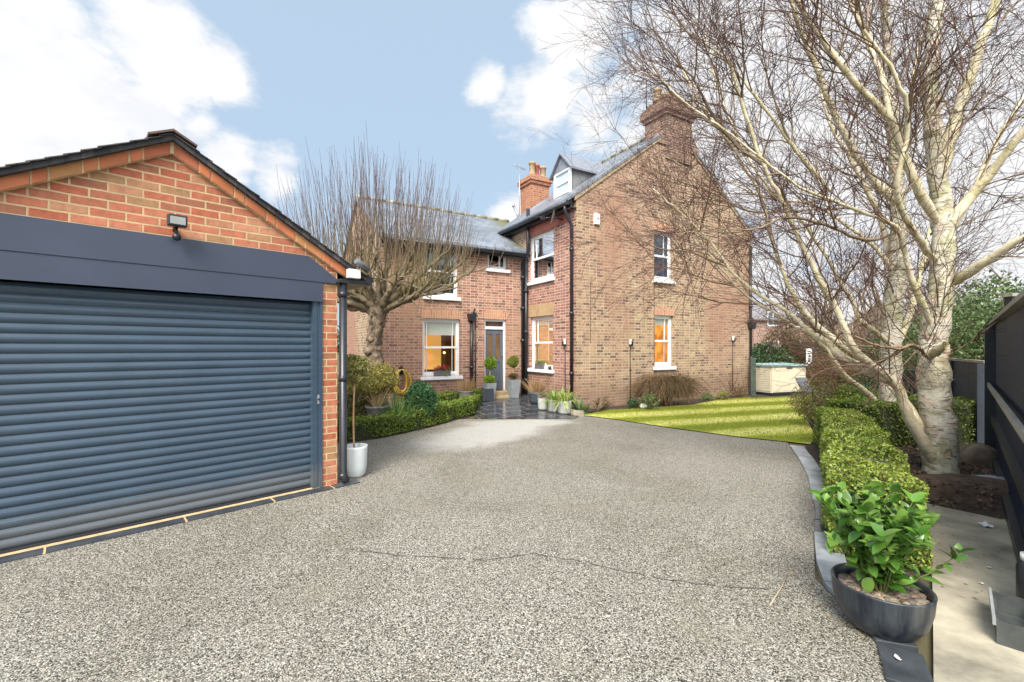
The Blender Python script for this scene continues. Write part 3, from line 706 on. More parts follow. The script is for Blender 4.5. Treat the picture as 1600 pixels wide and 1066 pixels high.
# front door
p0, p1, z0, z1 = D_
m = MB(); d0, d1 = -0.06, -0.13; fw = 0.06; zt = z0 + 1.76
m.box((p0,p0+fw),(d1,d0),(z0,z1),TE); m.box((p1-fw,p1),(d1,d0),(z0,z1),TE); m.box((p0+fw,p1-fw),(d1,d0),(z1-fw,z1),TE); m.box((p0+fw,p1-fw),(d1,d0+0.01),(zt,zt+0.08),TE)
df = m.build('door_frame', WHITE, house)
m = MB(); m.add([TE(p0+fw,-0.1,zt+0.08),TE(p1-fw,-0.1,zt+0.08),TE(p1-fw,-0.1,z1-fw),TE(p0+fw,-0.1,z1-fw)], [(0,1,2,3)]); m.build('transom_pane', plain('dark_pane',(0.06,0.045,0.035),0.05,bump=0,coat=1), df)
m = MB(); q0, q1 = p0+fw+0.004, p1-fw-0.004; w = q1-q0; zl = z0+0.01; zm = zl+0.86; zu = zt-0.14
m.box((q0,q1),(-0.125,-0.1),(zl,zt-0.004),TE)
m.box((q0,q0+0.1),(-0.1,-0.08),(zl,zt-0.004),TE); m.box((q1-0.1,q1),(-0.1,-0.08),(zl,zt-0.004),TE); m.box((q0+w/2-0.05,q0+w/2+0.05),(-0.1,-0.08),(zl,zt-0.004),TE)
for (a, b) in ((q0+0.1, q0+w/2-0.05), (q0+w/2+0.05, q1-0.1)):
    for (c, d) in ((zl, zl+0.2), (zm-0.06, zm+0.04), (zu, zt-0.004)): m.box((a,b),(-0.1,-0.08),(c,d),TE)
    m.box((a+0.03,b-0.03),(-0.1,-0.09),(zl+0.23,zm-0.09),TE)
do = m.build('door', DGREY, house, bevel=0.003); do['label'] = 'grey panelled front door with two tall glazed panels'
m = MB()
for (a, b) in ((q0+0.1, q0+w/2-0.05), (q0+w/2+0.05, q1-0.1)): m.box((a,b),(-0.098,-0.094),(zm+0.04,zu),TE)
m.build('door_pane', plain('amber_pane',(0.17,0.1,0.045),0.06,0.4,1.5,bump=0,coat=1), do)
m = MB(); m.ball(TE(q1-0.05,-0.05,zl+1.0),0.025); m.build('door_knob', plain('brass',(0.6,0.5,0.3),0.25,metal=1,bump=0), do)
m = MB(); m.box((p0-0.06,p1+0.06),(-0.14,0.24),(0.0,0.307),TE); m.box((p0-0.14,p1+0.14),(0.241,0.42),(0.0,0.2),TE); m.build('door_step', SANDST, house, bevel=0.01)

# pipes of the house
def pipe(pts, r, name='downpipe', collars=(), lab=None):
    m = MB(); m.path(pts, r, 10)
    for c in collars: m.cyl((c[0],c[1],c[2]-0.04),(c[0],c[1],c[2]+0.04), r*1.45, n=10)
    o = m.build(name, BLACK, house)
    if lab: o['label'] = lab
    return o
ea, _ = onE(815, 500); pipe([(ea,BE-0.08,0.0),(ea,BE-0.08,4.0),(ea,BE-0.36,4.3),(ea,BE-0.36,5.55)], 0.055, 'soil_pipe', [(ea,BE-0.08,z) for z in (0.5,1.75,2.7,3.6)], 'tall black soil pipe in the corner')
pipe([(-0.09,BE-0.22,0.0),(-0.09,BE-0.22,4.1)], 0.045, 'downpipe', [(-0.09,BE-0.22,z) for z in (0.6,2.0,3.2)])
pipe([(ea,BE-0.08,2.78),(ea+0.1,BE-0.16,2.85),(-0.09,BE-0.22,2.9)], 0.05)
rb, _ = onR(897, 500); pipe([(-0.3,rb,EV-0.25),(-0.28,rb,EV-0.42),(-0.08,rb,EV-0.75),(-0.08,rb,0.05)], 0.04, 'downpipe', [(-0.08,rb,z) for z in (0.9,2.4,4.0)], 'black downpipe at the house corner')
ha, hz_ = onE(735, 494); pipe([(ha,BE-0.07,0.05),(ha,BE-0.07,hz_-0.1)], 0.045, 'downpipe', [(ha,BE-0.07,1.0)])
m = MB(); m.prism([(ha-0.12,hz_+0.05),(ha+0.12,hz_+0.05),(ha+0.07,hz_-0.14),(ha-0.07,hz_-0.14)], BE-0.16, BE-0.01, 'y'); m.path([(ha+0.04,BE-0.08,hz_),(ha+0.1,BE-0.08,hz_+0.2)],0.03,8); m.build('hopper', BLACK, house)
h2, _ = onE(742, 500); pipe([(h2,BE-0.03,0.3),(h2,BE-0.03,hz_-0.02)], 0.015)
gp = A1-0.06; pipe([(gp,-0.06,0.05),(gp,-0.06,4.9)], 0.04, 'downpipe', [(gp,-0.06,z) for z in (1.2,2.9)], 'black downpipe at the far end of the gable')
_, gz = onG(1171, 508); m = MB(); m.prism([(gp-0.13,gz+0.08),(gp+0.13,gz+0.08),(gp+0.06,gz-0.14),(gp-0.06,gz-0.14)], -0.18, -0.01, 'y'); m.build('hopper', BLACK, house)
# wall spike lights with conduit
for fn, T, px, py in ((onR, TR, 884, 538), (onG, TG, 984, 538), (onG, TG, 1144, 532)):
    a, z = fn(px, py); m = MB(); m.cyl(T(a,0.02,0.1), T(a,0.02,z), 0.011, n=6); m.box((a-0.03,a+0.03),(0.0,0.1),(z-0.04,z+0.08),T); m.build('garden_light', BLACK, house)
    m = MB(); m.box((a-0.045,a-0.02),(0.03,0.09),(z,z+0.14),T); m.build('light_bracket', DIRTW, house)
a, z = onG(1026, 300)
for px, py0, py1 in ((922,440,536),(1022,445,640),(1096,440,470)):
    a, zt_ = onG(px, py0); _, zb_ = onG(px, py1); m = MB(); m.cyl(TG(a,0.008,max(zb_,0.1)), TG(a,0.008,zt_), 0.006, n=5); m.build('cable', BLACK, house)
a, z = onG(931, 343); m = MB(); m.box((a-0.08,a+0.08),(0,0.07),(z-0.14,z+0.14),TG); al = m.build('alarm_box', WHITE, house, bevel=0.01)
m = MB(); m.ball(TG(a+0.01,0.075,z+0.02),0.028); m.build('alarm_lens', plain('grey_lens',(0.3,0.32,0.33),0.3), al)
# satellite dish on the return wall
b_, z_ = onR(880, 341); m = MB(); c = TR(b_, 0.28, z_)
m.lathe([(0.001,0),(0.1,0.012),(0.2,0.05)], (0,0,0), 20)
d_ = m.build('satellite_dish', plain('dish_grey',(0.5,0.5,0.48),0.5), house); d_.location = c; d_.rotation_euler = (0, radians(75), radians(145))
m = MB(); m.cyl(TR(b_,0.0,z_-0.05), TR(b_,0.28,z_-0.02), 0.018, n=6); m.cyl(TR(b_,0.28,z_-0.02), TR(b_+0.1,0.55,z_-0.05), 0.012, n=6); m.box((b_+0.05,b_+0.13),(0.53,0.63),(z_-0.09,z_-0.02),TR); m.build('dish_arm', BLACK, house)

# ================================================================ GARAGE
KX, KY = -1.978, 5.02
ga = math.atan2(0.702, 0.712)
garage = empty('garage', (KX, KY, 0), ga)
tag(garage, 'red brick garage with a navy roller door and pitched tiled roof', 'garage')
GWD, GD = 3.0, 5.6; GE = 2.52; GS = 0.585; GRZ = GE + GS*1.5
def gtop(x): s = -x; return GE + GS*(s if s < 1.5 else 3.0-s) - 0.1
hole = [-2.83, -0.17, -0.01, 2.28]
m = MB()
for a, b in ((-3.0,-2.83),(-0.17,0.0)):
    m.add([(a,0,-0.02),(b,0,-0.02),(b,0,gtop(b)),(a,0,gtop(a))], [(0,1,2,3)])
for a, b in ((-2.83,-1.5),(-1.5,-0.17)): m.add([(a,0,2.2),(b,0,2.2),(b,0,gtop(b)),(a,0,gtop(a))], [(0,1,2,3)])
for a in (-2.83, -0.17): m.add([(a,0,0),(a,0.25,0),(a,0.25,2.2),(a,0,2.2)], [(0,1,2,3)])
m.add([(0,0,-0.02),(0,GD,-0.02),(0,GD,GE),(0,0,GE)], [(0,1,2,3)])
m.add([(-3,0,-0.02),(-3,GD,-0.02),(-3,GD,GE),(-3,0,GE)], [(0,1,2,3)])
m.add([(-3,GD,0),(0,GD,0),(0,GD,GE),(-1.5,GD,GRZ-0.1),(-3,GD,GE)], [(0,1,2,3,4)])
m.build('wall', BRGA, garage)
# plain slats door: every slat a rounded strip
m = MB(); z = 0.03; pit = 0.0775; x0, x1 = -2.74, -0.26
while z < 2.04:
    n = 7; vs = []; 
    for k in range(n+1):
        t = k/n; zz = z + pit*t; yy = 0.085 - 0.016*sin(pi*min(1, t*1.08))**0.7 if t < 0.93 else 0.085
        vs += [(x0, yy, zz), (x1, yy, zz)]
    m.add(vs, [(2*k, 2*k+1, 2*k+3, 2*k+2) for k in range(n)], True)
    z += pit
gd = m.build('roller_door', NAVY, garage); gd['label'] = 'navy roller door of curved horizontal slats'
m = MB(); m.box((x0,x1),(0.05,0.1),(0.0,0.03)); m.build('bottom_rail', plain('rubber',(0.02,0.02,0.025),0.7), gd)
FAS = plain('navy_fascia', (0.045, 0.056, 0.088), 0.4, 0.06, 2, bump=0.03)
m = MB(); m.box((-2.83,-0.17),(-0.02,0.1),(2.075,2.262)); m.box((-2.83,-0.17),(-0.035,-0.02),(2.05,2.078)); m.build('door_header', FAS, garage)
m = MB(); m.prism([(-3.0,2.266),(0.0,2.266),(0.0,2.31),(-0.32,2.535),(-2.68,2.535),(-3.0,2.31)], -0.026, -0.003, 'y'); m.build('fascia_panel', FAS, garage)
m = MB()
for a, b, c, d, e, f in ((-2.83,-2.73,-2.78,-2.74,-2.83,-2.8),(-0.27,-0.17,-0.262,-0.225,-0.2,-0.17)):
    m = MB(); m.box((a,b),(0.0,0.09),(0,2.05)); m.box((c,d),(-0.006,0.003),(0.003,2.047)); m.box((e,f),(-0.014,0.003),(0.003,2.048)); m.build('guide_rail', NAVY, garage)
m = MB(); m.box((-0.222,-0.202),(-0.008,0.0),(0.93,1.03)); kp = m.build('key_plate', plain('steel_plate',(0.6,0.6,0.6),0.3,metal=0.7), garage)
m = MB(); m.cyl((-0.212,-0.016,0.98),(-0.212,-0.008,0.98),0.01,n=10); m.build('lock', BLACK, kp)
# verge bricks
vb = MB(); mort = MB(); ang = math.atan(GS)
for side in (-1, 1):
    s0 = -0.1
    d = 0; k = 0; Lt = 1.6/cos(ang)
    def loc(dist, off):  # dist along slope from the eave end, off = below the roof line
        s = s0 + dist*cos(ang); zz = GE + GS*s - off
        x = -s if side > 0 else -(3.0-s)
        return (x, zz)
    while d < Lt-0.01:
        L = min(0.215 if k % 2 == 0 else 0.1025, Lt-d)
        pl = [loc(d+0.005, 0.12), loc(d+L-0.005, 0.12), loc(d+L-0.005, 0.025), loc(d+0.005, 0.025)]
        vb.prism(pl, -0.045 - 0.004*R.random(), 0.0, 'y'); d += L+0.004; k += 1
    mort.prism([loc(0,0.123), loc(Lt,0.123), loc(Lt,0.02), loc(0,0.02)], -0.039, -0.001, 'y')
vb.build('verge_brick', leafmat('verge_bricks', [(0.5,0.15,0.07),(0.55,0.2,0.09),(0.4,0.22,0.09),(0.46,0.14,0.07),(0.52,0.17,0.08),(0.36,0.11,0.06)], 0.85, 0), garage, bevel=0.004)
mort.build('verge_mortar', plain('mortar',(0.55,0.42,0.25),0.9,0.2,15,bump=0.4), garage)
m = MB()
for side in (-1, 1):
    for lay in range(1):
        e = (0.35, GE-GS*0.35) if side > 0 else (-3.35, GE-GS*0.35)
        m.prism([(e[0], e[1]-0.02), (-1.5, GRZ-0.02), (-1.5, GRZ+0.03), (e[0], e[1]+0.03)], -0.09, GD+0.1, 'y')
    # lapped verge tiles, slightly uneven
    nt = 19
    for i in range(nt):
        t0 = i/nt; t1 = (i+1.25)/nt
        def q(t): t = min(t, 1); return (e[0]+(-1.5-e[0])*t, e[1]+(GRZ-e[1])*t)
        a, b = q(t0), q(t1); lift = 0.026 + R.uniform(-0.002, 0.003)
        m.prism([(a[0],a[1]+lift+0.007),(b[0],b[1]+lift-0.004),(b[0],b[1]+lift+0.004),(a[0],a[1]+lift+0.016)], -0.115+R.uniform(-0.012,0.012), GD+0.12, 'y')
gro = m.build('roof', SLG, garage)
m = MB()
for i in range(13):
    y = -0.13 + i*0.45
    for s in (-1, 1):
        m.prism([(-1.5, GRZ+0.045), (-1.5+s*0.17, GRZ-0.04), (-1.5+s*0.175, GRZ-0.025), (-1.5, GRZ+0.065)], y, y+0.44, 'y')
m.build('ridge_tile', plain('ridge_brown', (0.14,0.09,0.07), 0.8, 0.3, 10), gro)
m = MB(); m.prism([(0.0,GE-0.2),(0.36,GE-0.2),(0.36,GE-0.245),(-0.03,GE-0.245)], -0.1, GD, 'y'); m.build('eave_board', BLACK, garage)
halfpipe((0.33,-0.12,GE-0.19),(0.33,GD,GE-0.19),0.05).build('gutter', BLACK, garage)
m = MB(); m.path([(0.045,-0.05,GE-0.24),(0.045,-0.05,0.12),(0.06,-0.1,0.04)],0.043,12)
for z in (0.1,1.2,2.15): m.cyl((0.045,-0.05,z-0.03),(0.045,-0.05,z+0.03),0.05,n=12)
m.build('downpipe', BLACK, garage)
# floodlight
m = MB(); fx = -1.475; fzz = 2.66
m.box((fx-0.07,fx+0.07),(-0.16,-0.09),(fzz-0.05,fzz+0.05)); fl = m.build('floodlight', BLACK, garage, bevel=0.008)
fl['label'] = 'small black floodlight with motion sensor on the gable'
m = MB(); m.box((fx-0.055,fx+0.055),(-0.166,-0.161),(fzz-0.035,fzz+0.03)); m.build('floodlight_glass', plain('lens',(0.25,0.27,0.25),0.1,bump=0,coat=1), fl)
m = MB(); m.cyl((fx,-0.1,fzz-0.02),(fx,-0.0,fzz-0.06),0.02,n=8); m.cyl((fx,-0.08,fzz-0.05),(fx,-0.09,fzz-0.12),0.012,n=8); m.ball((fx,-0.1,fzz-0.135),0.034); m.build('motion_sensor', BLACK, fl)
# security camera on the eave board
m = MB(); m.box((0.06,0.2),(-0.17,-0.1),(GE-0.19,GE-0.09)); cb_ = m.build('camera_bracket', DIRTW, garage, bevel=0.005)
m = MB(); m.cyl((0.13,-0.2,GE+0.0),(0.3,-0.14,GE-0.08),0.034,n=14); m.cyl((0.15,-0.15,GE-0.1),(0.2,-0.16,GE-0.04),0.013,n=8); m.build('security_camera', plain('camera_grey',(0.16,0.17,0.18),0.3,metal=0.4), cb_)
# slate threshold strips with tan joints
THR = plain('threshold_slate', (0.05,0.055,0.065), 0.3, 0.3, 5); GROUT = plain('tan_grout', (0.5,0.38,0.2), 0.9, 0.15, 20)
m = MB(); m.box((-3.1,-0.02),(-0.008,0.05),(-0.02,0.012)); 
gm = m.build('threshold_joint', GROUT, garage)
xs = [-3.1,-2.28,-1.41,-0.69,-0.09,0.22]
for a, b in zip(xs, xs[1:]):
    th = MB(); jt = MB(); th.box((a+0.008,b-0.008),(-0.135,-0.012 if a < -0.1 else -0.005),(-0.02,0.012 + 0.001*R.random()))
    jt.box((b-0.008,b+0.008),(-0.135,-0.01),(-0.02,0.009)); th.build('threshold_slab', THR, garage)
    if b < 0.2: jt.build('threshold_joint', GROUT, garage)

# ================================================================ foliage helpers
def unit(n):
    v = rng.normal(size=(n, 3)); return v/np.linalg.norm(v, axis=1)[:, None]
def leaves(C, size, up=None, bias=0.0, aspect=0.5, var=0.35):
    """one folded-diamond leaf per centre; bias turns the faces towards `up`"""
    n = len(C); N = unit(n)
    if up is not None: N = N*(1-bias) + np.asarray(up)*bias; N /= np.linalg.norm(N, axis=1)[:, None]
    A = np.cross(N, unit(n)); A /= np.linalg.norm(A, axis=1)[:, None]+1e-9; B = np.cross(N, A)
    L = (size*(1+rng.uniform(-var, var, n)))[:, None]; W = L*aspect
    V = np.stack([C-A*L*0.5, C+B*W*0.5-A*L*0.05, C+A*L*0.5, C-B*W*0.5-A*L*0.05], 1).reshape(-1, 3)
    Q = np.arange(4*n).reshape(-1, 4); return V, Q
def leafobj(name, C, size, mat, parent=None, **k):
    V, Q = leaves(np.asarray(C), size, **k); m = MB(); m.addnp(V, Q); return m.build(name, mat, parent)
def shell_pts(n, c, r, inner=0.55, clump=0.35, seed=1, squash=None):
    """points in a lumpy shell of an ellipsoid"""
    g = np.random.default_rng(seed); u = g.normal(size=(n, 3)); u /= np.linalg.norm(u, axis=1)[:, None]
    ks = g.normal(size=(9, 3)); ph = g.uniform(0, 6.28, 9)
    lump = sum(np.sin(u @ (k*2.6)+p) for k, p in zip(ks, ph))/9*clump*2.2
    rad = (1+lump)*(inner+(1-inner)*g.uniform(0, 1, n)**0.5)
    P = u*rad[:, None]*np.asarray(r)+np.asarray(c)
    return P
def wander(p, d, L, n, jit, up=0.0, g=None):
    g = g or rng; p = np.array(p, float); d = np.array(d, float); d /= np.linalg.norm(d)
    out = [p.copy()]; st = L/n
    for _ in range(n):
        d = d + g.normal(0, jit, 3); d[2] += up; d /= np.linalg.norm(d)+1e-9; p = p+d*st; out.append(p.copy())
    return np.array(out)
def smooth_path(P, k=5, jit=0.0):
    P = np.asarray(P, float); n = len(P)
    if n < 3: 
        t = np.linspace(0, 1, k+1)[:, None]; return P[0]*(1-t)+P[-1]*t
    E = np.vstack([2*P[0]-P[1], P, 2*P[-1]-P[-2]]); out = []
    for i in range(1, n):
        a, b, c, d = E[i-1], E[i], E[i+1], E[i+2]
        for t in np.linspace(0, 1, k, endpoint=False):
            out.append(0.5*((2*b)+(c-a)*t+(2*a-5*b+4*c-d)*t*t+(3*b-a-3*c+d)*t**3))
    out.append(P[-1]); o = np.array(out)
    if jit: o[1:-1] += rng.normal(0, jit, o[1:-1].shape)
    return o

GREENS = {
 'hedge': leafmat('hedge_leaf', [(0.1,0.16,0.02),(0.22,0.3,0.035),(0.36,0.43,0.07),(0.12,0.18,0.025),(0.46,0.52,0.15),(0.26,0.34,0.05),(0.16,0.13,0.04)], 0.4),
 'box': leafmat('box_leaf', [(0.08,0.13,0.02),(0.16,0.24,0.03),(0.25,0.34,0.05),(0.11,0.17,0.025),(0.32,0.36,0.08)], 0.45),
 'dark': leafmat('dark_leaf', [(0.02,0.045,0.015),(0.035,0.08,0.025),(0.06,0.12,0.04),(0.09,0.16,0.07)], 0.4),
 'blue': leafmat('pittosporum_leaf', [(0.03,0.09,0.04),(0.06,0.15,0.06),(0.1,0.2,0.09),(0.04,0.11,0.04)], 0.35),
 'gold': leafmat('gold_leaf', [(0.26,0.22,0.04),(0.36,0.31,0.07),(0.22,0.22,0.05),(0.42,0.34,0.12),(0.16,0.17,0.035)], 0.5),
 'olive': leafmat('olive_leaf', [(0.2,0.21,0.06),(0.34,0.32,0.12),(0.45,0.41,0.18),(0.24,0.23,0.06)], 0.5),
 'lime': leafmat('lime_leaf', [(0.18,0.32,0.02),(0.26,0.4,0.03),(0.34,0.46,0.05),(0.14,0.26,0.02)], 0.45),
 'brown': leafmat('dry_leaf', [(0.17,0.09,0.045),(0.24,0.15,0.08),(0.12,0.07,0.04),(0.2,0.15,0.06),(0.14,0.13,0.05)], 0.7),
 'conifer': leafmat('conifer_leaf', [(0.04,0.065,0.022),(0.07,0.1,0.03),(0.1,0.14,0.045),(0.05,0.08,0.03)], 0.6),
 'soft': leafmat('soft_leaf', [(0.1,0.17,0.06),(0.18,0.26,0.1),(0.26,0.34,0.15),(0.13,0.2,0.07)], 0.5),
}
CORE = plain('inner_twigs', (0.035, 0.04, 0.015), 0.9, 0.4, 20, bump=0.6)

def hedge(name, path, w, h, n, leaf, mat, label, z0=0.03, wob=0.03, cat='hedge', group=None, seed=2):
    g = np.random.default_rng(seed); P = np.asarray(path, float); root = empty(name, (P[0][0], P[0][1], 0)); tag(root, label, cat, group)
    P = smooth_path(P, 6)-P[0]
    d = np.r_[0, np.cumsum(np.linalg.norm(np.diff(P, axis=0), axis=1))]; L = d[-1]
    T = np.gradient(P, axis=0); T /= np.linalg.norm(T, axis=1)[:, None]; N = np.stack([T[:, 1], -T[:, 0]], 1)
    peri = 2*(h-z0)+w; s = g.uniform(-w*0.15, L+w*0.15, n)
    sc = np.clip(s, 0, L); px = np.interp(sc, d, P[:, 0]); py = np.interp(sc, d, P[:, 1]); nx = np.interp(sc, d, N[:, 0]); ny = np.interp(sc, d, N[:, 1])
    tx = np.interp(sc, d, T[:, 0]); ty = np.interp(sc, d, T[:, 1])
    q = g.uniform(0, peri, n); side = np.where(q < h-z0, -1, np.where(q < h-z0+w, 0, 1))
    off = np.where(side == -1, -w/2, np.where(side == 1, w/2, q-(h-z0)-w/2)); z = np.where(side == -1, z0+q, np.where(side == 1, peri-q+z0, h))
    # rounded shoulders, wavy surface and depth
    lump = wob*(np.sin(s*5.1+off*7)+np.sin(s*11.3+z*9+1.3)*0.6+np.sin(off*19+s*3)*0.4)
    dep = -np.abs(g.normal(0, 0.028, n))+lump
    sh = np.where(np.abs(off) > w/2-0.07, (np.abs(off)-(w/2-0.07)), 0); z = z-np.where(side == 0, sh*0.7, 0)
    off = off+np.where(side != 0, side*dep, 0); z = z+np.where(side == 0, dep, 0)
    # end caps
    ne = n//12; endm = np.arange(n) < ne*2; ew = g.uniform(-w/2, w/2, n); ez = g.uniform(z0, h, n)
    es_ = np.where(np.arange(n) < ne, -1, 1); ex = np.where(es_ < 0, -0.02, L+0.02)
    off = np.where(endm, ew, off); z = np.where(endm, ez, z); s = np.where(endm, ex+g.normal(0, 0.02, n), s)
    i0 = endm; sc = np.clip(s, 0, L)
    px = np.interp(sc, d, P[:, 0]); py = np.interp(sc, d, P[:, 1]); nx = np.interp(sc, d, N[:, 0]); ny = np.interp(sc, d, N[:, 1])
    tx = np.interp(sc, d, T[:, 0]); ty = np.interp(sc, d, T[:, 1]); rs = s-sc
    C = np.stack([px+nx*off+tx*rs, py+ny*off+ty*rs, z], 1)
    leafobj('foliage', C, leaf, mat, root, up=(0, 0, 1), bias=0.25, aspect=0.55)
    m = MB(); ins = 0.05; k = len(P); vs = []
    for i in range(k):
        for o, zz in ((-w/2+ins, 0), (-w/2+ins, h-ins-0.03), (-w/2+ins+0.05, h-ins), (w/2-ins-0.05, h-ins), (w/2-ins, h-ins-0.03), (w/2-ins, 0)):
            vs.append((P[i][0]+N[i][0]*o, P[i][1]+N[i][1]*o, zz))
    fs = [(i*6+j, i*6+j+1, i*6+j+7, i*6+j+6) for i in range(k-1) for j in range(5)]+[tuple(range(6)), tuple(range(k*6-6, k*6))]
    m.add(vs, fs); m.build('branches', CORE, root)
    return root
hedge('clipped_hedge', [(2.61,3.2),(3.08,3.87),(3.64,4.67),(4.33,5.69),(5.09,6.92)], 0.54, 0.6, 62000, 0.027, GREENS['hedge'], 'bright green clipped box hedge running along the right edge of the drive')
hedge('clipped_hedge', [(4.0+1.25,6.95),(6.6,7.3),(7.9,6.9)], 0.6, 0.72, 14000, 0.04, GREENS['box'], 'darker clipped hedge crossing behind the two birch trunks', wob=0.04, seed=5)
lc = [(-3.3,7.3),(-2.65,7.45),(-2.15,8.02),(-1.68,8.8),(-1.3,9.68),(-1.05,10.3),(-1.0,11.2)]
hedge('clipped_hedge', lc, 0.34, 0.37, 30000, 0.036, GREENS['box'], 'low curved box hedge bordering the bed left of the patio', seed=3)
hedge('clipped_hedge', [HW(-3.1,1.5)[:2],HW(-2.3,1.75)[:2],HW(-1.72,1.95)[:2]], 0.3, 0.42, 5000, 0.04, GREENS['box'], 'short low box hedge under the wide ground floor window', seed=4)

# ================================================================ plants and pots
def potted(loc, label, cat='potted plant', name='potted_plant', group=None): 
    r = empty(name, loc); tag(r, label, cat, group); return r
def strands(n, c, R0, L, spread, r0, curl, seed, sides=3, seg=5, lean=(0,0)):
    g = np.random.default_rng(seed); m = MB()
    for i in range(n):
        a = g.uniform(0, 6.28); q = R0*sqrt(g.uniform()); p = np.array([c[0]+q*cos(a), c[1]+q*sin(a), c[2]])
        t = g.uniform(0, spread); d = np.array([cos(a)*sin(t)+lean[0], sin(a)*sin(t)+lean[1], cos(t)])
        pts = wander(p, d, L*g.uniform(0.6, 1.1), seg, 0.08, -curl*g.uniform(0.3, 1.3), g)
        V, Q = tube(pts, np.linspace(r0, r0*0.25, seg+1), sides); m.addnp(V, Q)
    return m
def blades(n, c, R0, L, spread, w, curl, seed, seg=6):
    g = np.random.default_rng(seed); m = MB()
    for i in range(n):
        a = g.uniform(0, 6.28); q = R0*sqrt(g.uniform()); p = (c[0]+q*cos(a), c[1]+q*sin(a), c[2])
        t = g.uniform(0.1, spread); d = (cos(a)*sin(t), sin(a)*sin(t), cos(t))
        P = wander(p, d, L*g.uniform(0.6, 1.1), seg, 0.04, -curl*g.uniform(0.4, 1.3), g)
        T = np.gradient(P, axis=0); S = np.cross(T, (0, 0, 1.0)); S /= np.linalg.norm(S, axis=1)[:, None]+1e-9
        W = (w*np.sin(np.linspace(0.5, pi, seg+1)))[:, None]; W[-1] = w*0.05
        V = np.stack([P-S*W, P+S*W], 1).reshape(-1, 3); Q = np.array([[2*k, 2*k+1, 2*k+3, 2*k+2] for k in range(seg)]); m.addnp(V, Q)
    return m
def round_pot(parent, prof, mat, name='pot', soil_r=None, soil_z=None, soilmat=None, n=36):
    m = MB(); m.lathe(prof, n=n); m.build(name, mat, parent)
    if soil_r: s = MB(); s.lathe([(soil_r, soil_z-0.02), (soil_r, soil_z), (0.001, soil_z+0.012)], n=20); s.build('soil', soilmat or SOIL, parent)
def stem_obj(parent, pts, r, mat=WOOD, name='stem', n=8):
    m = MB(); m.path(smooth_path(pts, 4) if len(pts) > 2 else pts, r, n) if not hasattr(r, '__len__') else m.path(pts, r, n); m.build(name, mat, parent)

# olive lollipop in the white pot by the garage
x, y, _ = G(556, 744); r = potted((x, y, 0), 'small lollipop tree with a thin stem in a white glazed pot by the garage downpipe')
round_pot(r, [(0.001,0.0),(0.085,0.0),(0.11,0.03),(0.128,0.14),(0.134,0.34),(0.137,0.37),(0.124,0.37),(0.118,0.3)], POTW, soil_r=0.12, soil_z=0.32)
stem_obj(r, [(-0.02,0,0.3),(-0.03,0.0,0.7),(-0.015,0.0,1.15)], 0.011)
leafobj('foliage', shell_pts(2600, (0.0,0,1.28), (0.18,0.18,0.19), 0.3, 0.3, 5), 0.045, GREENS['olive'], r, aspect=0.35)
# grey pot with golden shrub
x, y, _ = AT(590, 700, 8.35); r = potted((x, y, 0.06), 'golden leaved shrub in a round ribbed grey pot in the left bed')
prof = [(0.001,0.0),(0.15,0.0)]
for k in range(9): z = 0.04+k*0.035; prof += [(0.16+0.006*k+0.004, z), (0.16+0.006*k-0.002, z+0.02)]
prof += [(0.225,0.36),(0.23,0.4),(0.21,0.4),(0.2,0.3)]
round_pot(r, prof, POTG, soil_r=0.2, soil_z=0.36)
strands(40, (0,0,0.36), 0.06, 0.5, 0.9, 0.007, 0.0, 3).build('stems', WOOD, r)
leafobj('foliage', shell_pts(5200, (-0.08,0.1,0.84), (0.48,0.36,0.3), 0.35, 0.4, 8), 0.045, GREENS['gold'], r, aspect=0.5)
# taller golden bush at the far left of the bed
x, y, _ = AT(556, 700, 8.9); r = tag(empty('garden_shrub', (x, y, 0)), 'variegated bushy shrub between the garage downpipe and the knobbly tree', 'shrub')
strands(30, (0,0,0), 0.1, 0.7, 0.7, 0.01, 0.0, 4).build('stems', WOOD, r)
leafobj('foliage', shell_pts(7000, (0,0,0.55), (0.4,0.4,0.62), 0.35, 0.4, 9), 0.05, leafmat('variegated_leaf',[(0.1,0.14,0.03),(0.2,0.22,0.06),(0.33,0.34,0.14),(0.15,0.13,0.05),(0.4,0.42,0.25)],0.5), r)
# dark round shrub
x, y, _ = AT(657, 700, 8.75); r = tag(empty('garden_shrub', (x, y, 0)), 'rounded dark green shrub in front of the wide window', 'shrub')
strands(30, (0,0,0), 0.08, 0.55, 0.8, 0.009, 0.0, 6).build('stems', WOOD, r)
leafobj('foliage', shell_pts(9000, (0,0,0.5), (0.35,0.32,0.42), 0.45, 0.22, 12), 0.04, GREENS['blue'], r, aspect=0.55)
# strappy plants
x, y, _ = AT(622, 700, 8.3); r = tag(empty('strap_plant', (x, y, 0)), 'tall green strap leaved clump beside the ribbed grey pot', 'plant')
blades(170, (0,0,0), 0.16, 0.85, 0.75, 0.01, 0.12, 7).build('leaves', leafmat('strap_leaf',[(0.07,0.15,0.03),(0.13,0.24,0.06),(0.22,0.32,0.13),(0.1,0.19,0.05)],0.45), r)
x, y, _ = AT(700, 640, 9.9); r = tag(empty('strap_plant', (x, y, 0)), 'small pale grassy clump before the short hedge', 'plant')
blades(80, (0,0,0), 0.22, 0.28, 0.6, 0.006, 0.08, 9).build('leaves', leafmat('pale_grass',[(0.25,0.27,0.12),(0.33,0.33,0.18),(0.15,0.2,0.06)],0.6), r)
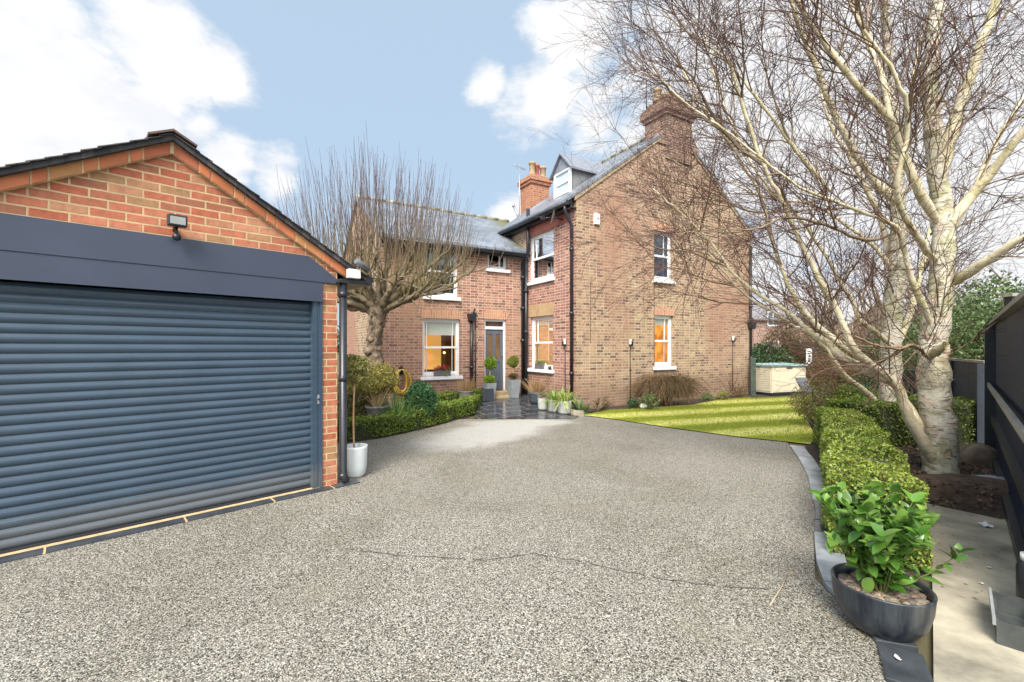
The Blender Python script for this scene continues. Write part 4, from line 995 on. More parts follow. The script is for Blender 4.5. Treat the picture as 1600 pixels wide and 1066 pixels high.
# coiled hose on the wing wall
a, z = onE(626, 592); loc = HW(a, BE-0.05, z); hose = empty('garden_hose', loc, radians(30)); tag(hose, 'coiled yellow garden hose hanging on the wing wall', 'garden hose')
m = MB(); pts = []; hg = np.random.default_rng(8)
for i in range(9):
    wl, hl, off, lean = hg.uniform(0.12,0.27), hg.uniform(0.5,0.72), hg.uniform(-0.03,0.03), hg.uniform(-0.05,0.05); dd = -0.04-0.012*i
    for k in range(26):
        t = 2*pi*k/26; q = (1-cos(t))/2; pts.append((off+wl*sin(t)*(0.75+0.5*q)+lean*q, dd-0.02*sin(t*2), 0.24-hl*q))
m.path(pts, 0.014, 6); m.build('coil', plain('hose_yellow',(0.62,0.4,0.06),0.4,0.1,5,bump=0), hose)
m = MB(); m.box((-0.03,0.03),(-0.14,0.05),(0.2,0.24)); m.box((-0.05,0.05),(0.03,0.05),(0.1,0.3)); m.build('wall_hook', BLACK, hose)
# dried grasses in a ribbed pot by the hedge end
x, y, _ = AT(728, 640, 11.15); r = potted((x, y, 0.0), 'dry brown grasses in a ribbed grey pot at the end of the curved hedge')
prof = [(0.001,0.0),(0.14,0.0)]
for k in range(11): z = 0.03+k*0.037; prof += [(0.145+0.003*k+0.004, z), (0.145+0.003*k-0.002, z+0.02)]
prof += [(0.19,0.43),(0.19,0.46),(0.17,0.46)]
round_pot(r, prof, POTG, soil_r=0.17, soil_z=0.42)
strands(160, (0,0,0.42), 0.12, 0.42, 0.75, 0.004, 0.03, 21).build('stems', leafmat('dry_stem',[(0.3,0.18,0.08),(0.4,0.26,0.13),(0.22,0.12,0.06)],0.8,0), r)
# dark cube planter
x, y = -0.72, 11.95; m = MB(); m.box((-0.17,0.17),(-0.15,0.15),(0,0.3)); r = potted((x, y, zp(x,y)), 'plain dark square planter box left of the front door', 'planter', 'planter_box'); r.rotation_euler = (0,0,radians(30))
r_ = MB(); 
for a, b, c, d in ((-0.17,0.17,-0.17,-0.15),(-0.17,0.17,0.15,0.17),(-0.17,-0.15,-0.15,0.15),(0.15,0.17,-0.15,0.15)): r_.box((a,b),(c,d),(0,0.32))
r_.build('box', plain('charcoal_box',(0.05,0.055,0.07),0.4,0.1,5), r); m = MB(); m.box((-0.149,0.149),(-0.149,0.149),(0.01,0.28)); m.build('soil', SOIL, r)
# tapered planters with topiary either side of the door
def tapered(parent, w0, w1, h, mat, n='planter'):
    m = MB(); a, b = w0/2, w1/2
    vs = [(sx*a, sy*a, 0) for sx, sy in ((-1,-1),(1,-1),(1,1),(-1,1))]+[(sx*b, sy*b, h) for sx, sy in ((-1,-1),(1,-1),(1,1),(-1,1))]+[(sx*(b-0.02), sy*(b-0.02), h) for sx, sy in ((-1,-1),(1,-1),(1,1),(-1,1))]+[(sx*(b-0.03), sy*(b-0.03), h-0.04) for sx, sy in ((-1,-1),(1,-1),(1,1),(-1,1))]
    fs = [(3,2,1,0)]+[(k*4+i, k*4+(i+1) % 4, k*4+4+(i+1) % 4, k*4+4+i) for k in range(3) for i in range(4)]
    m.add(vs, fs); m.build(n, mat, parent)
    s = MB(); s.box((-b+0.031,b-0.031),(-b+0.031,b-0.031),(h-0.07,h-0.035)); s.build('soil', SOIL, parent)
x, y, z = PG(765, 624); r = potted((x, y, z), 'two ball lime green topiary in a tapered grey planter left of the door', 'topiary', 'topiary_tree'); r.rotation_euler = (0,0,radians(30))
tapered(r, 0.2, 0.29, 0.45, POTZ)
stem_obj(r, [(0,0,0.4),(0.01,0,0.9)], 0.015)
leafobj('foliage', shell_pts(1600, (0,0,0.55), (0.17,0.17,0.11), 0.5, 0.12, 3), 0.035, GREENS['lime'], r)
leafobj('foliage', shell_pts(2600, (0.02,0,0.99), (0.18,0.18,0.17), 0.5, 0.12, 4), 0.035, GREENS['lime'], r)
x, y, z = PG(802, 621); r = potted((x, y, z), 'topiary with a dry brown lower ball in a grey planter right of the door', 'topiary', 'topiary_tree'); r.rotation_euler = (0,0,radians(30))
tapered(r, 0.22, 0.32, 0.5, POTZ)
stem_obj(r, [(0,0,0.45),(0.01,0,0.95)], 0.015)
leafobj('foliage', shell_pts(1200, (0,0,0.6), (0.14,0.14,0.08), 0.5, 0.15, 3), 0.035, GREENS['brown'], r)
leafobj('foliage', shell_pts(2200, (0.0,0,1.0), (0.155,0.155,0.17), 0.45, 0.2, 4), 0.035, leafmat('yellowing_leaf',[(0.16,0.26,0.02),(0.24,0.32,0.04),(0.3,0.24,0.05)],0.5), r)
# dark bucket with dried stems
x, y, z = PG(838, 631); r = potted((x, y, z), 'tangled dry brown stems in a dark round tub under the return window')
round_pot(r, [(0.001,0),(0.15,0),(0.19,0.1),(0.21,0.27),(0.225,0.3),(0.2,0.3),(0.19,0.25)], plain('dark_tub',(0.06,0.075,0.09),0.4,0.15,6), soil_r=0.19, soil_z=0.26)
strands(150, (0,0,0.26), 0.15, 0.5, 0.8, 0.0045, 0.03, 31).build('stems', leafmat('dry_stem',[]), r)
# three pale stone pots
for i, (px, py, rad, hh, lab, kind) in enumerate(((848,640,0.12,0.28,'squat pale stone pot of dry grey heather, leftmost of three by the patio edge','h'),
        (865,643,0.13,0.28,'pale stone pot with green and yellow striped grass, middle of three by the patio edge','g'),
        (882,646,0.165,0.29,'wider pale stone pot with yellow striped grass, nearest the lawn','y'))):
    x, y, z = PG(px, py); r = potted((x, y, z), lab)
    round_pot(r, [(0.001,0),(rad*0.82,0),(rad*0.95,0.03),(rad,hh-0.03),(rad*1.03,hh),(rad*0.88,hh),(rad*0.85,hh-0.06)], STONE, soil_r=rad*0.86, soil_z=hh-0.05)
    if kind == 'h': leafobj('foliage', shell_pts(900, (0,0,hh+0.05), (0.14,0.14,0.11), 0.4, 0.3, 41), 0.03, leafmat('heather',[(0.3,0.24,0.18),(0.4,0.33,0.26),(0.22,0.18,0.12)],0.8), r)
    else: blades(110 if kind == 'y' else 90, (0,0,hh-0.04), rad*0.6, 0.42, 1.15, 0.011, 0.28, 43+i).build('leaves', leafmat('stripe_'+kind, [(0.5,0.55,0.15),(0.4,0.5,0.08),(0.2,0.34,0.05),(0.6,0.62,0.3)] if kind == 'y' else [(0.16,0.3,0.04),(0.3,0.42,0.08),(0.5,0.55,0.2),(0.12,0.22,0.04)], 0.45), r)
x, y, _ = G(908, 648); r = tag(empty('leafy_plant', (x, y+0.25, 0)), 'broad leaved green clump at the house corner beside the stone pots', 'plant')
blades(60, (0,0,0), 0.1, 0.42, 1.0, 0.022, 0.2, 51).build('leaves', GREENS['soft'], r)
# stone lawn edge piece
x, y, _ = G(903, 650); m = MB(); pts = [(x+0.02+0.22*cos(t), y+0.35+0.5*sin(t), 0.05) for t in np.linspace(pi*0.75, pi*1.6, 10)]
m2 = MB()
for p, q in zip(pts, pts[1:]): m2.add([(p[0],p[1],0),(q[0],q[1],0),(q[0],q[1],0.14),(p[0],p[1],0.14),(p[0]+0.03,p[1]+0.03,0),(q[0]+0.03,q[1]+0.03,0),(q[0]+0.03,q[1]+0.03,0.14),(p[0]+0.03,p[1]+0.03,0.14)], [(0,1,2,3),(7,6,5,4),(3,2,6,7)])
tag(m2.build('lawn_edging', plain('edging_tan',(0.35,0.3,0.22),0.8,0.2,8)), 'curved tan stone edging where the lawn meets the patio', 'edging')
# window boxes on sills
def sill_box(fn, T, px0, px1, zoff, label, flower=True):
    a, _ = fn(px0, 580); b, _ = fn(px1, 580); a, b = sorted((a, b)); c = T((a+b)/2, 0.0, zoff)
    r = empty('flower_box', HW(*c), radians(30) if T is not TR else radians(120)); tag(r, label, 'flower box'); w = b-a
    m = MB(); m.box((-w/2,w/2),(-0.06,0.06),(0,0.02))
    for q in ((-w/2,w/2,-0.06,-0.05),(-w/2,w/2,0.05,0.06),(-w/2,-w/2+0.01,-0.05,0.05),(w/2-0.01,w/2,-0.05,0.05)): m.box(q[:2], q[2:], (0.02,0.15))
    m.box((-w/2+0.01,w/2-0.01),(-0.05,0.05),(0.02,0.13)); m.build('trough', POTG, r)
    g = np.random.default_rng(int(px0)); n = 260
    C = np.stack([g.uniform(-w/2,w/2,n), g.uniform(-0.07,0.07,n), 0.15+g.uniform(0,0.09,n)], 1); leafobj('foliage', C, 0.035, GREENS['soft'], r)
    if flower:
        C = np.stack([g.uniform(-w/2,w/2*0.95,150), g.uniform(-0.07,0.07,150), 0.22+g.normal(0,0.035,150)], 1); leafobj('flowers', C, 0.045, leafmat('cyclamen',[(0.5,0.03,0.08),(0.62,0.06,0.14),(0.4,0.02,0.05)],0.5), r, aspect=0.8)
    s = MB(); 
    C = np.stack([g.normal(w*0.22,0.03,60), -0.07-g.uniform(0,0.02,60), 0.16-g.uniform(0,0.16,60)], 1); leafobj('trailing_ivy', C, 0.035, leafmat('ivy',[(0.4,0.42,0.2),(0.5,0.5,0.3),(0.2,0.26,0.1)],0.5), r)
zs = W_big[2]-0.002
sill_box(onE, TE, 679, 703, zs, 'grey trough of red cyclamen on the wide window sill')
sill_box(onR, TR, 838, 851, R_lo[2]-0.002, 'small grey trough with one pink flower on the return window sill', False)
a, _ = onR(860, 580); c = HW(*TR(a, 0.02, R_lo[2]-0.002)); r = empty('sill_pot', c, 0); tag(r, 'tiny dark pot at the right end of the return window sill', 'pot')
round_pot(r, [(0.001,0),(0.04,0),(0.05,0.1),(0.04,0.1),(0.038,0.06)], BLACK, soil_r=0.04, soil_z=0.08, n=16)
a, _ = onR(854, 580); c = HW(*TR(a, 0.03, R_lo[2]-0.002)); r = empty('sill_ornament', c, 0); tag(r, 'small white ornament on the return window sill', 'ornament')
round_pot(r, [(0.001,0),(0.035,0),(0.04,0.05),(0.028,0.1),(0.018,0.16),(0.001,0.17)], WHITE, 'ornament_body', n=16)

# weeping brown shrub and low plants by the gable
cx_, cy_, _ = AT(1040, 600, 11.9)
r = tag(empty('weeping_shrub', (cx_, cy_, 0)), 'mounded brown weeping shrub below the lit gable window', 'shrub')
g = np.random.default_rng(77); m = MB()
for i in range(1500):
    a = g.uniform(0, 6.28); el = g.uniform(0.1, 1.0); p = np.array([0.25*g.normal(), 0.12*g.normal(), 0.45+0.3*g.uniform()])
    d = np.array([cos(a)*1.1, sin(a)*0.7, el]); P = wander(p, d, g.uniform(0.5, 0.95), 6, 0.12, -0.33, g)
    P[:, 2] = np.maximum(P[:, 2], 0.02); P[:, 1] = np.minimum(P[:, 1], 0.32)
    V, Q = tube(P, np.linspace(0.005, 0.0015, 7), 3); m.addnp(V, Q)
for i in range(8): V, Q = tube(wander((0,0,0), (g.normal()*0.5, g.normal()*0.3, 1), 0.7, 5, 0.15, 0, g), np.linspace(0.03, 0.01, 6), 6); m.addnp(V, Q)
m.build('branches', leafmat('weeping_twig',[(0.13,0.07,0.045),(0.2,0.12,0.07),(0.09,0.05,0.035),(0.22,0.16,0.06)],0.8,0), r)
leafobj('foliage', shell_pts(3000, (0.05,0,0.5), (0.85,0.35,0.4), 0.5, 0.3, 78), 0.025, leafmat('olive_bud',[(0.15,0.09,0.05),(0.2,0.17,0.06),(0.12,0.07,0.04)],0.7), r)
for i, (px, Y, s, k, lab) in enumerate(((1015,11.0,0.28,'soft','pale green young shrub in front of the weeping shrub'),(940,10.9,0.2,'brown','low dry perennial clump at the left foot of the gable'),
        (1105,12.7,0.16,'soft','little pale flowering clump right of the weeping shrub'),(1130,13.0,0.18,'olive','low olive clump before the brick base near the pipe'),
        (990,11.2,0.16,'blue','small bluish green clump by the gable light post'),(1155,13.6,0.25,'brown','dark brown low shrub at the far gable corner'))):
    x, y, _ = AT(px, 600, Y); r = tag(empty('border_plant', (x, y, 0)), lab, 'plant')
    strands(25, (0,0,0), 0.05, s*1.5, 0.9, 0.005, 0.02, 60+i).build('stems', leafmat('weeping_twig',[]), r)
    leafobj('foliage', shell_pts(500, (0,0,s*0.8), (s,s*0.7,s*0.8), 0.3, 0.35, 61+i), 0.045, GREENS[k], r)
x, y, _ = AT(934, 640, 10.55); r = tag(empty('driftwood', (x, y, 0.05)), 'twisted bare root by the house corner at the lawn edge', 'root')
m = MB()
for i in range(9): V, Q = tube(wander((0,0,0), (g.normal(), g.normal(), 0.8), 0.4, 6, 0.25, 0, g), np.linspace(0.02, 0.004, 7), 5); m.addnp(V, Q, True)
m.build('root_wood', plain('grey_wood',(0.25,0.17,0.12),0.8), r)
x, y, _ = AT(1006, 634, 11.1); m = MB(); m.ball((0,0,0.06),0.09,6,(1.2,0.9,0.8)); o = m.build('garden_stone', DIRTW); o.location = (x,y,0.02); tag(o, 'pale rounded stone by the gable light post', 'stone')
# climbing twigs at the far end of the gable
r = tag(empty('climber', HW(6.1,-0.12)), 'leafless climber on the gable wall near the far downpipe', 'climber'); m = MB()
for i in range(10): V, Q = tube(wander((g.normal()*0.15,g.normal()*0.02,0), (g.normal()*0.3,0.0,1), 1.0, 8, 0.13, 0.05, g), np.linspace(0.012, 0.003, 9), 4); m.addnp(V, Q, True)
m.build('stems', leafmat('weeping_twig',[]), r)

# ================================================================ camellia in the dark pot
PX, PY = 2.03, 2.44
r = potted((PX, PY, 0.0), 'glossy leaved camellia in a round charcoal bowl pot at the near end of the hedge')
CHAR = NT('charcoal_glaze'); v = CHAR.coords('Object', (14, 14, 1.2)); nz = CHAR.noise(v, 1.0, 4); rp = CHAR.ramp([(0.38, (0.008,0.011,0.02)), (0.55, (0.03,0.037,0.042)), (0.72, (0.07,0.072,0.07))]); CHAR.l(nz, 'Fac', rp, 'Fac'); CHAR.base((rp, 0))
CHAR.p.inputs['Roughness'].default_value = 0.38; CHAR = CHAR.m
round_pot(r, [(0.001,0.0),(0.12,0.0),(0.17,0.03),(0.215,0.1),(0.236,0.18),(0.243,0.265),(0.246,0.275),(0.24,0.282),(0.228,0.275),(0.222,0.25),(0.215,0.2)], CHAR, n=64, soil_r=0.218, soil_z=0.222)
m = MB(); g = np.random.default_rng(5)
for i in range(330):
    q = 0.2*sqrt(g.uniform()); a = g.uniform(0, 6.28); s = g.uniform(0.009, 0.028); m.ball((q*cos(a), q*sin(a), 0.228+g.uniform(0, 0.014)), s, 5, (g.uniform(0.8,1.5), g.uniform(0.7,1.2), 0.55))
m.build('pebbles', leafmat('pebble',[(0.14,0.12,0.1),(0.26,0.18,0.13),(0.07,0.065,0.06),(0.34,0.28,0.21),(0.2,0.13,0.09),(0.1,0.08,0.07)],0.5,0), r)['kind'] = 'stuff'
m = MB(); lv = MB(); g = np.random.default_rng(15)
def big_leaf(mb, p, d, L, g):
    d = d/np.linalg.norm(d); s = np.cross(d, (0, 0, 1.0))+g.normal(0, 0.25, 3); s -= d*s.dot(d); s /= np.linalg.norm(s); n = np.cross(s, d)
    if n[2] < 0: n = -n
    W = L*0.3; rows = 7; vs = []
    for i in range(rows+1):
        t = i/rows; w = W*sin(pi*min(1, t**0.85*1.0))**0.8 if 0 < t < 1 else 0.0005; c = p+d*L*t - n*(L*0.22*t*t)
        vs += [c-s*w+n*w*0.28, c, c+s*w+n*w*0.28]
    fs = []
    for i in range(rows): fs += [(3*i,3*i+1,3*i+4,3*i+3), (3*i+1,3*i+2,3*i+5,3*i+4)]
    mb.add(vs, fs, True)
for i in range(52):
    a = g.uniform(0, 6.28); t = g.uniform(0.05, 0.62); lean = np.array([cos(a)*sin(t), sin(a)*sin(t), cos(t)*1.05+0.1])
    P = wander((0.04*cos(a), 0.04*sin(a), 0.22), lean, g.uniform(0.34, 0.6), 9, 0.11, 0.02, g)
    if P[-1][0] > 0.24 or P[-1][0] < -0.3: continue
    V, Q = tube(P, np.linspace(0.006, 0.002, 10), 5); m.addnp(V, Q, True)
    for k in range(2, 10):
        for rep in range(2 if k < 8 else 4):
            if k < 4 and g.uniform() < 0.4: continue
            dd = unit(1)[0]*0.9+(P[k]-P[k-1])/np.linalg.norm(P[k]-P[k-1])*0.5+np.array([0,0,0.25]); big_leaf(lv, P[k], dd, g.uniform(0.045, 0.11), g)
m.build('stems', plain('green_stem',(0.12,0.13,0.04),0.6), r)
lv.build('leaves', leafmat('camellia_leaf',[(0.04,0.11,0.015),(0.09,0.2,0.03),(0.15,0.3,0.045),(0.05,0.14,0.02),(0.24,0.4,0.08),(0.1,0.17,0.04)],0.27,0.25,0.5), r)

r = bpy.data.objects['potted_plant'] if False else r
r.scale = (0.92, 0.92, 0.92)
# ================================================================ trees
def grow_twigs(mb, P, rad, lvl, g, cfg, count=None):
    """side branches along path P; cfg: list of (per_metre, length, jitter, up, base_radius, sides, seg)"""
    if lvl >= len(cfg): return 0
    pm, L0, jit, up, r0, sides, seg, start, ang = cfg[lvl]
    seglen = np.linalg.norm(np.diff(P, axis=0), axis=1); tot = seglen.sum(); n = g.poisson(pm*tot*(1-start))
    cum = np.r_[0, np.cumsum(seglen)]; c = 0
    for _ in range(n):
        t = g.uniform(start, 1.0)*tot; p = np.array([np.interp(t, cum, P[:, k]) for k in range(3)])
        i = min(len(P)-2, int(np.searchsorted(cum, t))-1); i = max(i, 0); d = P[i+1]-P[i]; d /= np.linalg.norm(d)+1e-9
        s = np.cross(d, g.normal(size=3)); s /= np.linalg.norm(s)+1e-9
        a = g.normal(ang, 0.2); dd = d*cos(a)+s*sin(a); L = L0*g.uniform(0.45, 1.15)*(1-0.35*t/tot)
        rb = min(r0*g.uniform(0.7, 1.2), np.interp(t, cum, rad)*0.75)
        Q_ = wander(p, dd, L, seg, jit, up, g); rr = np.linspace(rb, max(0.0016, rb*0.25), seg+1)
        V, Q = tube(Q_, rr, sides); mb[lvl].addnp(V, Q, lvl < 2); c += 1
        c += grow_twigs(mb, Q_, rr, lvl+1, g, cfg)
    return c
BARK = birch_bark('birch_bark'); LB_ = NT('birch_limb_bark'); v = LB_.coords(); a1 = LB_.noise(v, 5, 5, 0.65, 0.6); r1 = LB_.ramp([(0.3,(0.3,0.27,0.12)),(0.42,(0.52,0.45,0.25)),(0.55,(0.7,0.62,0.43)),(0.7,(0.62,0.47,0.33))]); LB_.l(a1,'Fac',r1,'Fac')
a2 = LB_.noise(v, 24, 4, 0.65, 0.3); r2 = LB_.ramp([(0.6,(0,0,0)),(0.67,(0.8,0.8,0.8))]); LB_.l(a2,'Fac',r2,'Fac'); a3 = LB_.noise(v, 9, 4, 0.6, 1.0); r3 = LB_.ramp([(0.64,(0,0,0)),(0.7,(0.85,0.85,0.85))]); LB_.l(a3,'Fac',r3,'Fac')
LB_.base(LB_.mix((r3,0), LB_.mix((r2,0),(r1,0),(0.2,0.14,0.09)), (0.1,0.075,0.05))); LB_.p.inputs['Roughness'].default_value = 0.65; LB_.bump((a2,0),0.6,0.015); LBARK = LB_.m
TW1 = plain('birch_branch', (0.22, 0.15, 0.085), 0.7, 0.35, 4, bump=0.2)
TW2 = plain('birch_twig', (0.075, 0.027, 0.018), 0.7, 0.25, 4, bump=0)
def birch(name, base, trunk, limbs, label, seed, cfg):
    g = np.random.default_rng(seed); root = empty(name, base); tag(root, label, 'birch tree', None); b = np.array(base)
    tm = MB(); bm = MB(); mids = [MB() for _ in cfg]
    paths = []
    for spec, r0, r1 in [(trunk[0], trunk[1], trunk[2])]:
        P = smooth_path([AT(*p) for p in spec], 6, 0.006)-b; P[0, 2] = -0.05
        rad = r0*(r1/r0)**(np.linspace(0, 1, len(P))**1.15); rad[:4] *= [1.2, 1.1, 1.04, 1.0]
        rad = rad*(1+0.05*np.sin(np.arange(len(P))*1.7)+g.normal(0, 0.02, len(P)))
        V, Q = tube(P, rad, 18)
        nr = len(P); V = V.reshape(nr, 18, 3); C = P[:, None, :]
        bumpf = 1+0.05*np.sin(np.arange(18)[None, :]*1.4+np.arange(nr)[:, None]*0.8)+g.normal(0, 0.018, (nr, 18))
        V = (C+(V-C)*bumpf[:, :, None]).reshape(-1, 3); tm.addnp(V, Q, True); paths.append((P, rad))
    for spec, r0, r1 in limbs:
        P = smooth_path([AT(*p) for p in spec], 5, 0.005)-b; rad = 0.84*r0*(r1/r0)**np.linspace(0, 1, len(P))*(1+g.normal(0, 0.04, len(P)))
        rad[:4] *= [0.25, 0.6, 0.85, 0.97]
        V, Q = tube(P, rad, 10 if r0 > 0.03 else 6); (bm if r0 > 0.031 else mids[0]).addnp(V, Q, True); paths.append((P, rad))
    tr = tm.build('trunk', BARK, root); bm.build('limbs', LBARK, root); n = 0
    for P, rad in paths:
        n += grow_twigs(mids, P, rad, 0, g, cfg)
    mids[0].build('branches', TW1, root)
    t = MB()
    for q in mids[1:]:
        t.v.extend(q.v); o = t.n; t.f.extend([tuple(i+o for i in f) for f in q.f]); t.sm.extend(q.sm); t.n += q.n
    t.build('twigs', TW2, root)
    # peeling curls of bark
    pk = MB(); P, rad = paths[0]
    for _ in range(110):
        i = g.integers(1, len(P)-1); a = g.uniform(0, 6.28); w = g.uniform(0.015, 0.045); h = g.uniform(0.01, 0.045); c = P[i]+np.array([0, 0, g.uniform(-0.1, 0.1)])
        vs = []
        for k in range(5):
            t_ = k/4; aa = a+t_*w/rad[i]; rr = rad[i]*(1.01+0.1*t_*t_)
            for z in (0, h*(1-0.4*t_)): vs.append((c[0]+rr*cos(aa), c[1]+rr*sin(aa), c[2]+z))
        pk.add(vs, [(2*k, 2*k+1, 2*k+3, 2*k+2) for k in range(4)], True)
    pk.build('peeling_bark', leafmat('bark_curl',[(0.55,0.36,0.24),(0.7,0.62,0.5),(0.6,0.45,0.33),(0.35,0.27,0.2)],0.7,0.1), root)['kind'] = 'stuff'
    print(name, 'twigs', n)
    return root
cfg1 = [(6.2, 1.6, 0.1, 0.02, 0.010, 4, 8, 0.2, 0.65), (9.0, 0.85, 0.11, 0.01, 0.0045, 3, 6, 0.1, 0.65), (8.0, 0.4, 0.12, 0.0, 0.0028, 3, 4, 0.1, 0.6)]
N1 = [
 ([(1473,363,5.4),(1504,324,5.3),(1547,271,5.1),(1582,227,4.9),(1625,170,4.7),(1680,90,4.6)], 0.085, 0.03),
 ([(1466,300,5.4),(1486,210,5.3),(1508,144,5.2),(1530,79,5.1),(1556,0,5.0),(1590,-90,5.0)], 0.09, 0.04),
 ([(1475,380,5.4),(1520,300,5.6),(1560,215,5.8),(1600,150,6.0),(1650,60,6.0)], 0.06, 0.02),
 ([(1480,450,5.4),(1530,415,5.0),(1600,372,4.6),(1700,320,4.2)], 0.08, 0.03),
 ([(1470,355,5.4),(1438,302,5.2),(1412,245,5.1),(1390,188,5.0),(1337,131,4.9),(1280,57,4.8),(1245,0,4.7),(1200,-80,4.6)], 0.07, 0.025),
 ([(1392,195,5.0),(1377,114,5.1),(1355,66,5.2),(1333,0,5.3),(1310,-70,5.3)], 0.045, 0.02),
 ([(1472,735,5.45),(1450,705,5.4),(1420,652,5.32),(1400,600,5.25),(1358,569,5.2),(1330,538,5.15),(1308,488,5.1),(1285,446,5.0),(1255,385,4.95),(1225,320,4.9),(1195,262,4.8),(1165,180,4.7),(1140,90,4.6)], 0.09, 0.018),
 ([(1400,602,5.25),(1350,575,5.3),(1319,560,5.35),(1290,533,5.4),(1262,515,5.4),(1234,490,5.45),(1178,455,5.5),(1140,420,5.5),(1105,372,5.5),(1060,330,5.5),(1020,295,5.5)], 0.075, 0.012),
 ([(1468,705,5.45),(1430,655,5.55),(1400,610,5.7),(1345,560,6.0),(1290,520,6.2),(1262,492,6.3),(1236,455,6.3),(1222,420,6.3),(1205,370,6.3),(1190,310,6.2),(1150,240,6.1),(1100,170,6.0),(1060,100,6.0)], 0.08, 0.015),
 ([(1460,520,5.4),(1435,460,5.2),(1420,420,5.1),(1405,363,5.0),(1381,345,4.9),(1311,318,4.8),(1250,293,4.7),(1175,236,4.6),(1120,195,4.5),(1070,160,4.5),(1020,110,4.5)], 0.05, 0.008),
 ([(1405,363,5.0),(1350,375,4.9),(1290,352,4.8),(1232,340,4.7),(1190,355,4.6),(1145,363,4.6),(1100,362,4.5),(1066,359,4.5),(1031,328,4.5)], 0.028, 0.005),
 ([(1465,410,5.4),(1440,380,5.0),(1400,300,4.6),(1420,200,4.4),(1400,120,4.2),(1340,30,4.1),(1300,-60,4.0)], 0.05, 0.012),
 ([(1455,565,5.3),(1430,540,4.9),(1405,545,4.8),(1370,540,4.7),(1335,525,4.7)], 0.028, 0.012),
 ([(1455,560,5.35),(1462,548,5.1),(1478,540,4.95)], 0.06, 0.055),
 ([(1300,300,4.8),(1240,230,4.8),(1180,150,4.7),(1130,90,4.7),(1060,40,4.7),(1010,-20,4.7)], 0.035, 0.006),
 ([(1195,262,4.8),(1130,205,4.8),(1080,120,4.8),(1030,60,4.8),(1000,-20,4.8)], 0.03, 0.006),
 ([(1140,420,5.5),(1080,395,5.5),(1020,385,5.4),(970,350,5.4),(940,300,5.4)], 0.02, 0.004),
]
base1 = (5.27, 5.45, 0.0)
birch('birch_tree', base1, ([(1470,760,5.45),(1467,690,5.45),(1461,620,5.42),(1457,560,5.4),(1463,500,5.4),(1472,440,5.4),(1473,363,5.4),(1469,306,5.4),(1460,219,5.4),(1453,131,5.4),(1458,66,5.4),(1464,0,5.4),(1470,-120,5.4)], 0.178, 0.06), N1,
      'near white birch with peeling bark and many pale limbs beside the hedge', 21, cfg1)
cfg2 = [(5.5, 1.8, 0.12, 0.03, 0.013, 4, 8, 0.2, 0.7), (7.0, 0.9, 0.13, 0.02, 0.0055, 3, 6, 0.1, 0.7), (6.5, 0.45, 0.14, 0.0, 0.0033, 3, 4, 0.1, 0.65)]
N2 = [
 ([(1402,320,7.2),(1385,300,7.2),(1363,280,7.2),(1324,218,7.1),(1293,153,7.0),(1272,96,6.9),(1250,44,6.8),(1232,-10,6.7),(1210,-80,6.7)], 0.09, 0.03),
 ([(1400,480,7.25),(1390,400,7.4),(1370,330,7.5),(1330,250,7.6),(1300,200,7.7),(1280,130,7.8),(1262,40,7.8)], 0.075, 0.02),
 ([(1385,655,7.2),(1362,622,7.1),(1344,606,7.0),(1319,586,6.9),(1300,560,6.8),(1285,538,6.75),(1260,518,6.7),(1234,505,6.7),(1210,488,6.6),(1178,471,6.6),(1150,448,6.5),(1110,400,6.4),(1080,365,6.4),(1040,320,6.3)], 0.07, 0.012),
 ([(1395,560,7.3),(1425,480,7.6),(1440,420,7.8),(1455,350,8.0),(1480,250,8.0),(1500,160,8.0)], 0.08, 0.02),
 ([(1392,540,7.2),(1370,520,7.1),(1345,500,7.0),(1330,470,7.0),(1290,400,6.9),(1240,330,6.8),(1190,280,6.8),(1150,210,6.8),(1120,130,6.8),(1100,50,6.8)], 0.06, 0.012),
 ([(1398,430,7.25),(1370,390,7.3),(1320,350,7.4),(1270,320,7.5),(1200,310,7.5),(1150,290,7.5),(1090,270,7.5),(1030,240,7.5)], 0.05, 0.008),
 ([(1399,250,7.25),(1420,180,7.4),(1430,100,7.5),(1450,20,7.6)], 0.05, 0.02),
 ([(1240,330,6.8),(1170,330,6.9),(1110,300,7.0),(1050,280,7.0),(1000,250,7.0),(960,200,7.0)], 0.025, 0.005),
 ([(1150,448,6.5),(1110,440,6.5),(1060,420,6.5),(1010,420,6.5),(985,440,6.5)], 0.02, 0.004),
]
base2 = (6.28, 7.3, 0.0)
birch('birch_tree', base2, ([(1396,700,7.3),(1394,640,7.3),(1391,580,7.3),(1394,500,7.3),(1401,437,7.25),(1403,380,7.25),(1403,306,7.25),(1399,245,7.25),(1394,184,7.25),(1388,100,7.25),(1385,44,7.25),(1381,-20,7.25),(1378,-110,7.25)], 0.17, 0.05), N2,
      'second white birch standing further back left of the near one', 22, cfg2)

# pollarded tree before the wing
PB = AT(588, 660, 9.6); pb = np.array((PB[0], PB[1], 0.0))
r = tag(empty('pollarded_tree', tuple(pb)), 'knobbly pollarded tree with upright bare shoots in front of the wing', 'tree')
PBK = NT('pollard_bark'); v = PBK.coords(); nz = PBK.noise(v, 6, 6, 0.7, 0.8); rp = PBK.ramp([(0.36,(0.035,0.025,0.015)),(0.47,(0.14,0.1,0.065)),(0.6,(0.26,0.195,0.13)),(0.75,(0.12,0.1,0.055))]); PBK.l(nz,'Fac',rp,'Fac'); PBK.base((rp,0)); PBK.p.inputs['Roughness'].default_value=0.9; PBK.bump((nz,0),1.0,0.05); PBK = PBK.m
g = np.random.default_rng(99)
tp = smooth_path([AT(590,680,9.6),AT(590,620,9.6),AT(588,570,9.6),AT(584,545,9.6),AT(587,515,9.6),AT(590,490,9.6),AT(592,470,9.6)], 6)-pb; tp[0,2] = -0.05
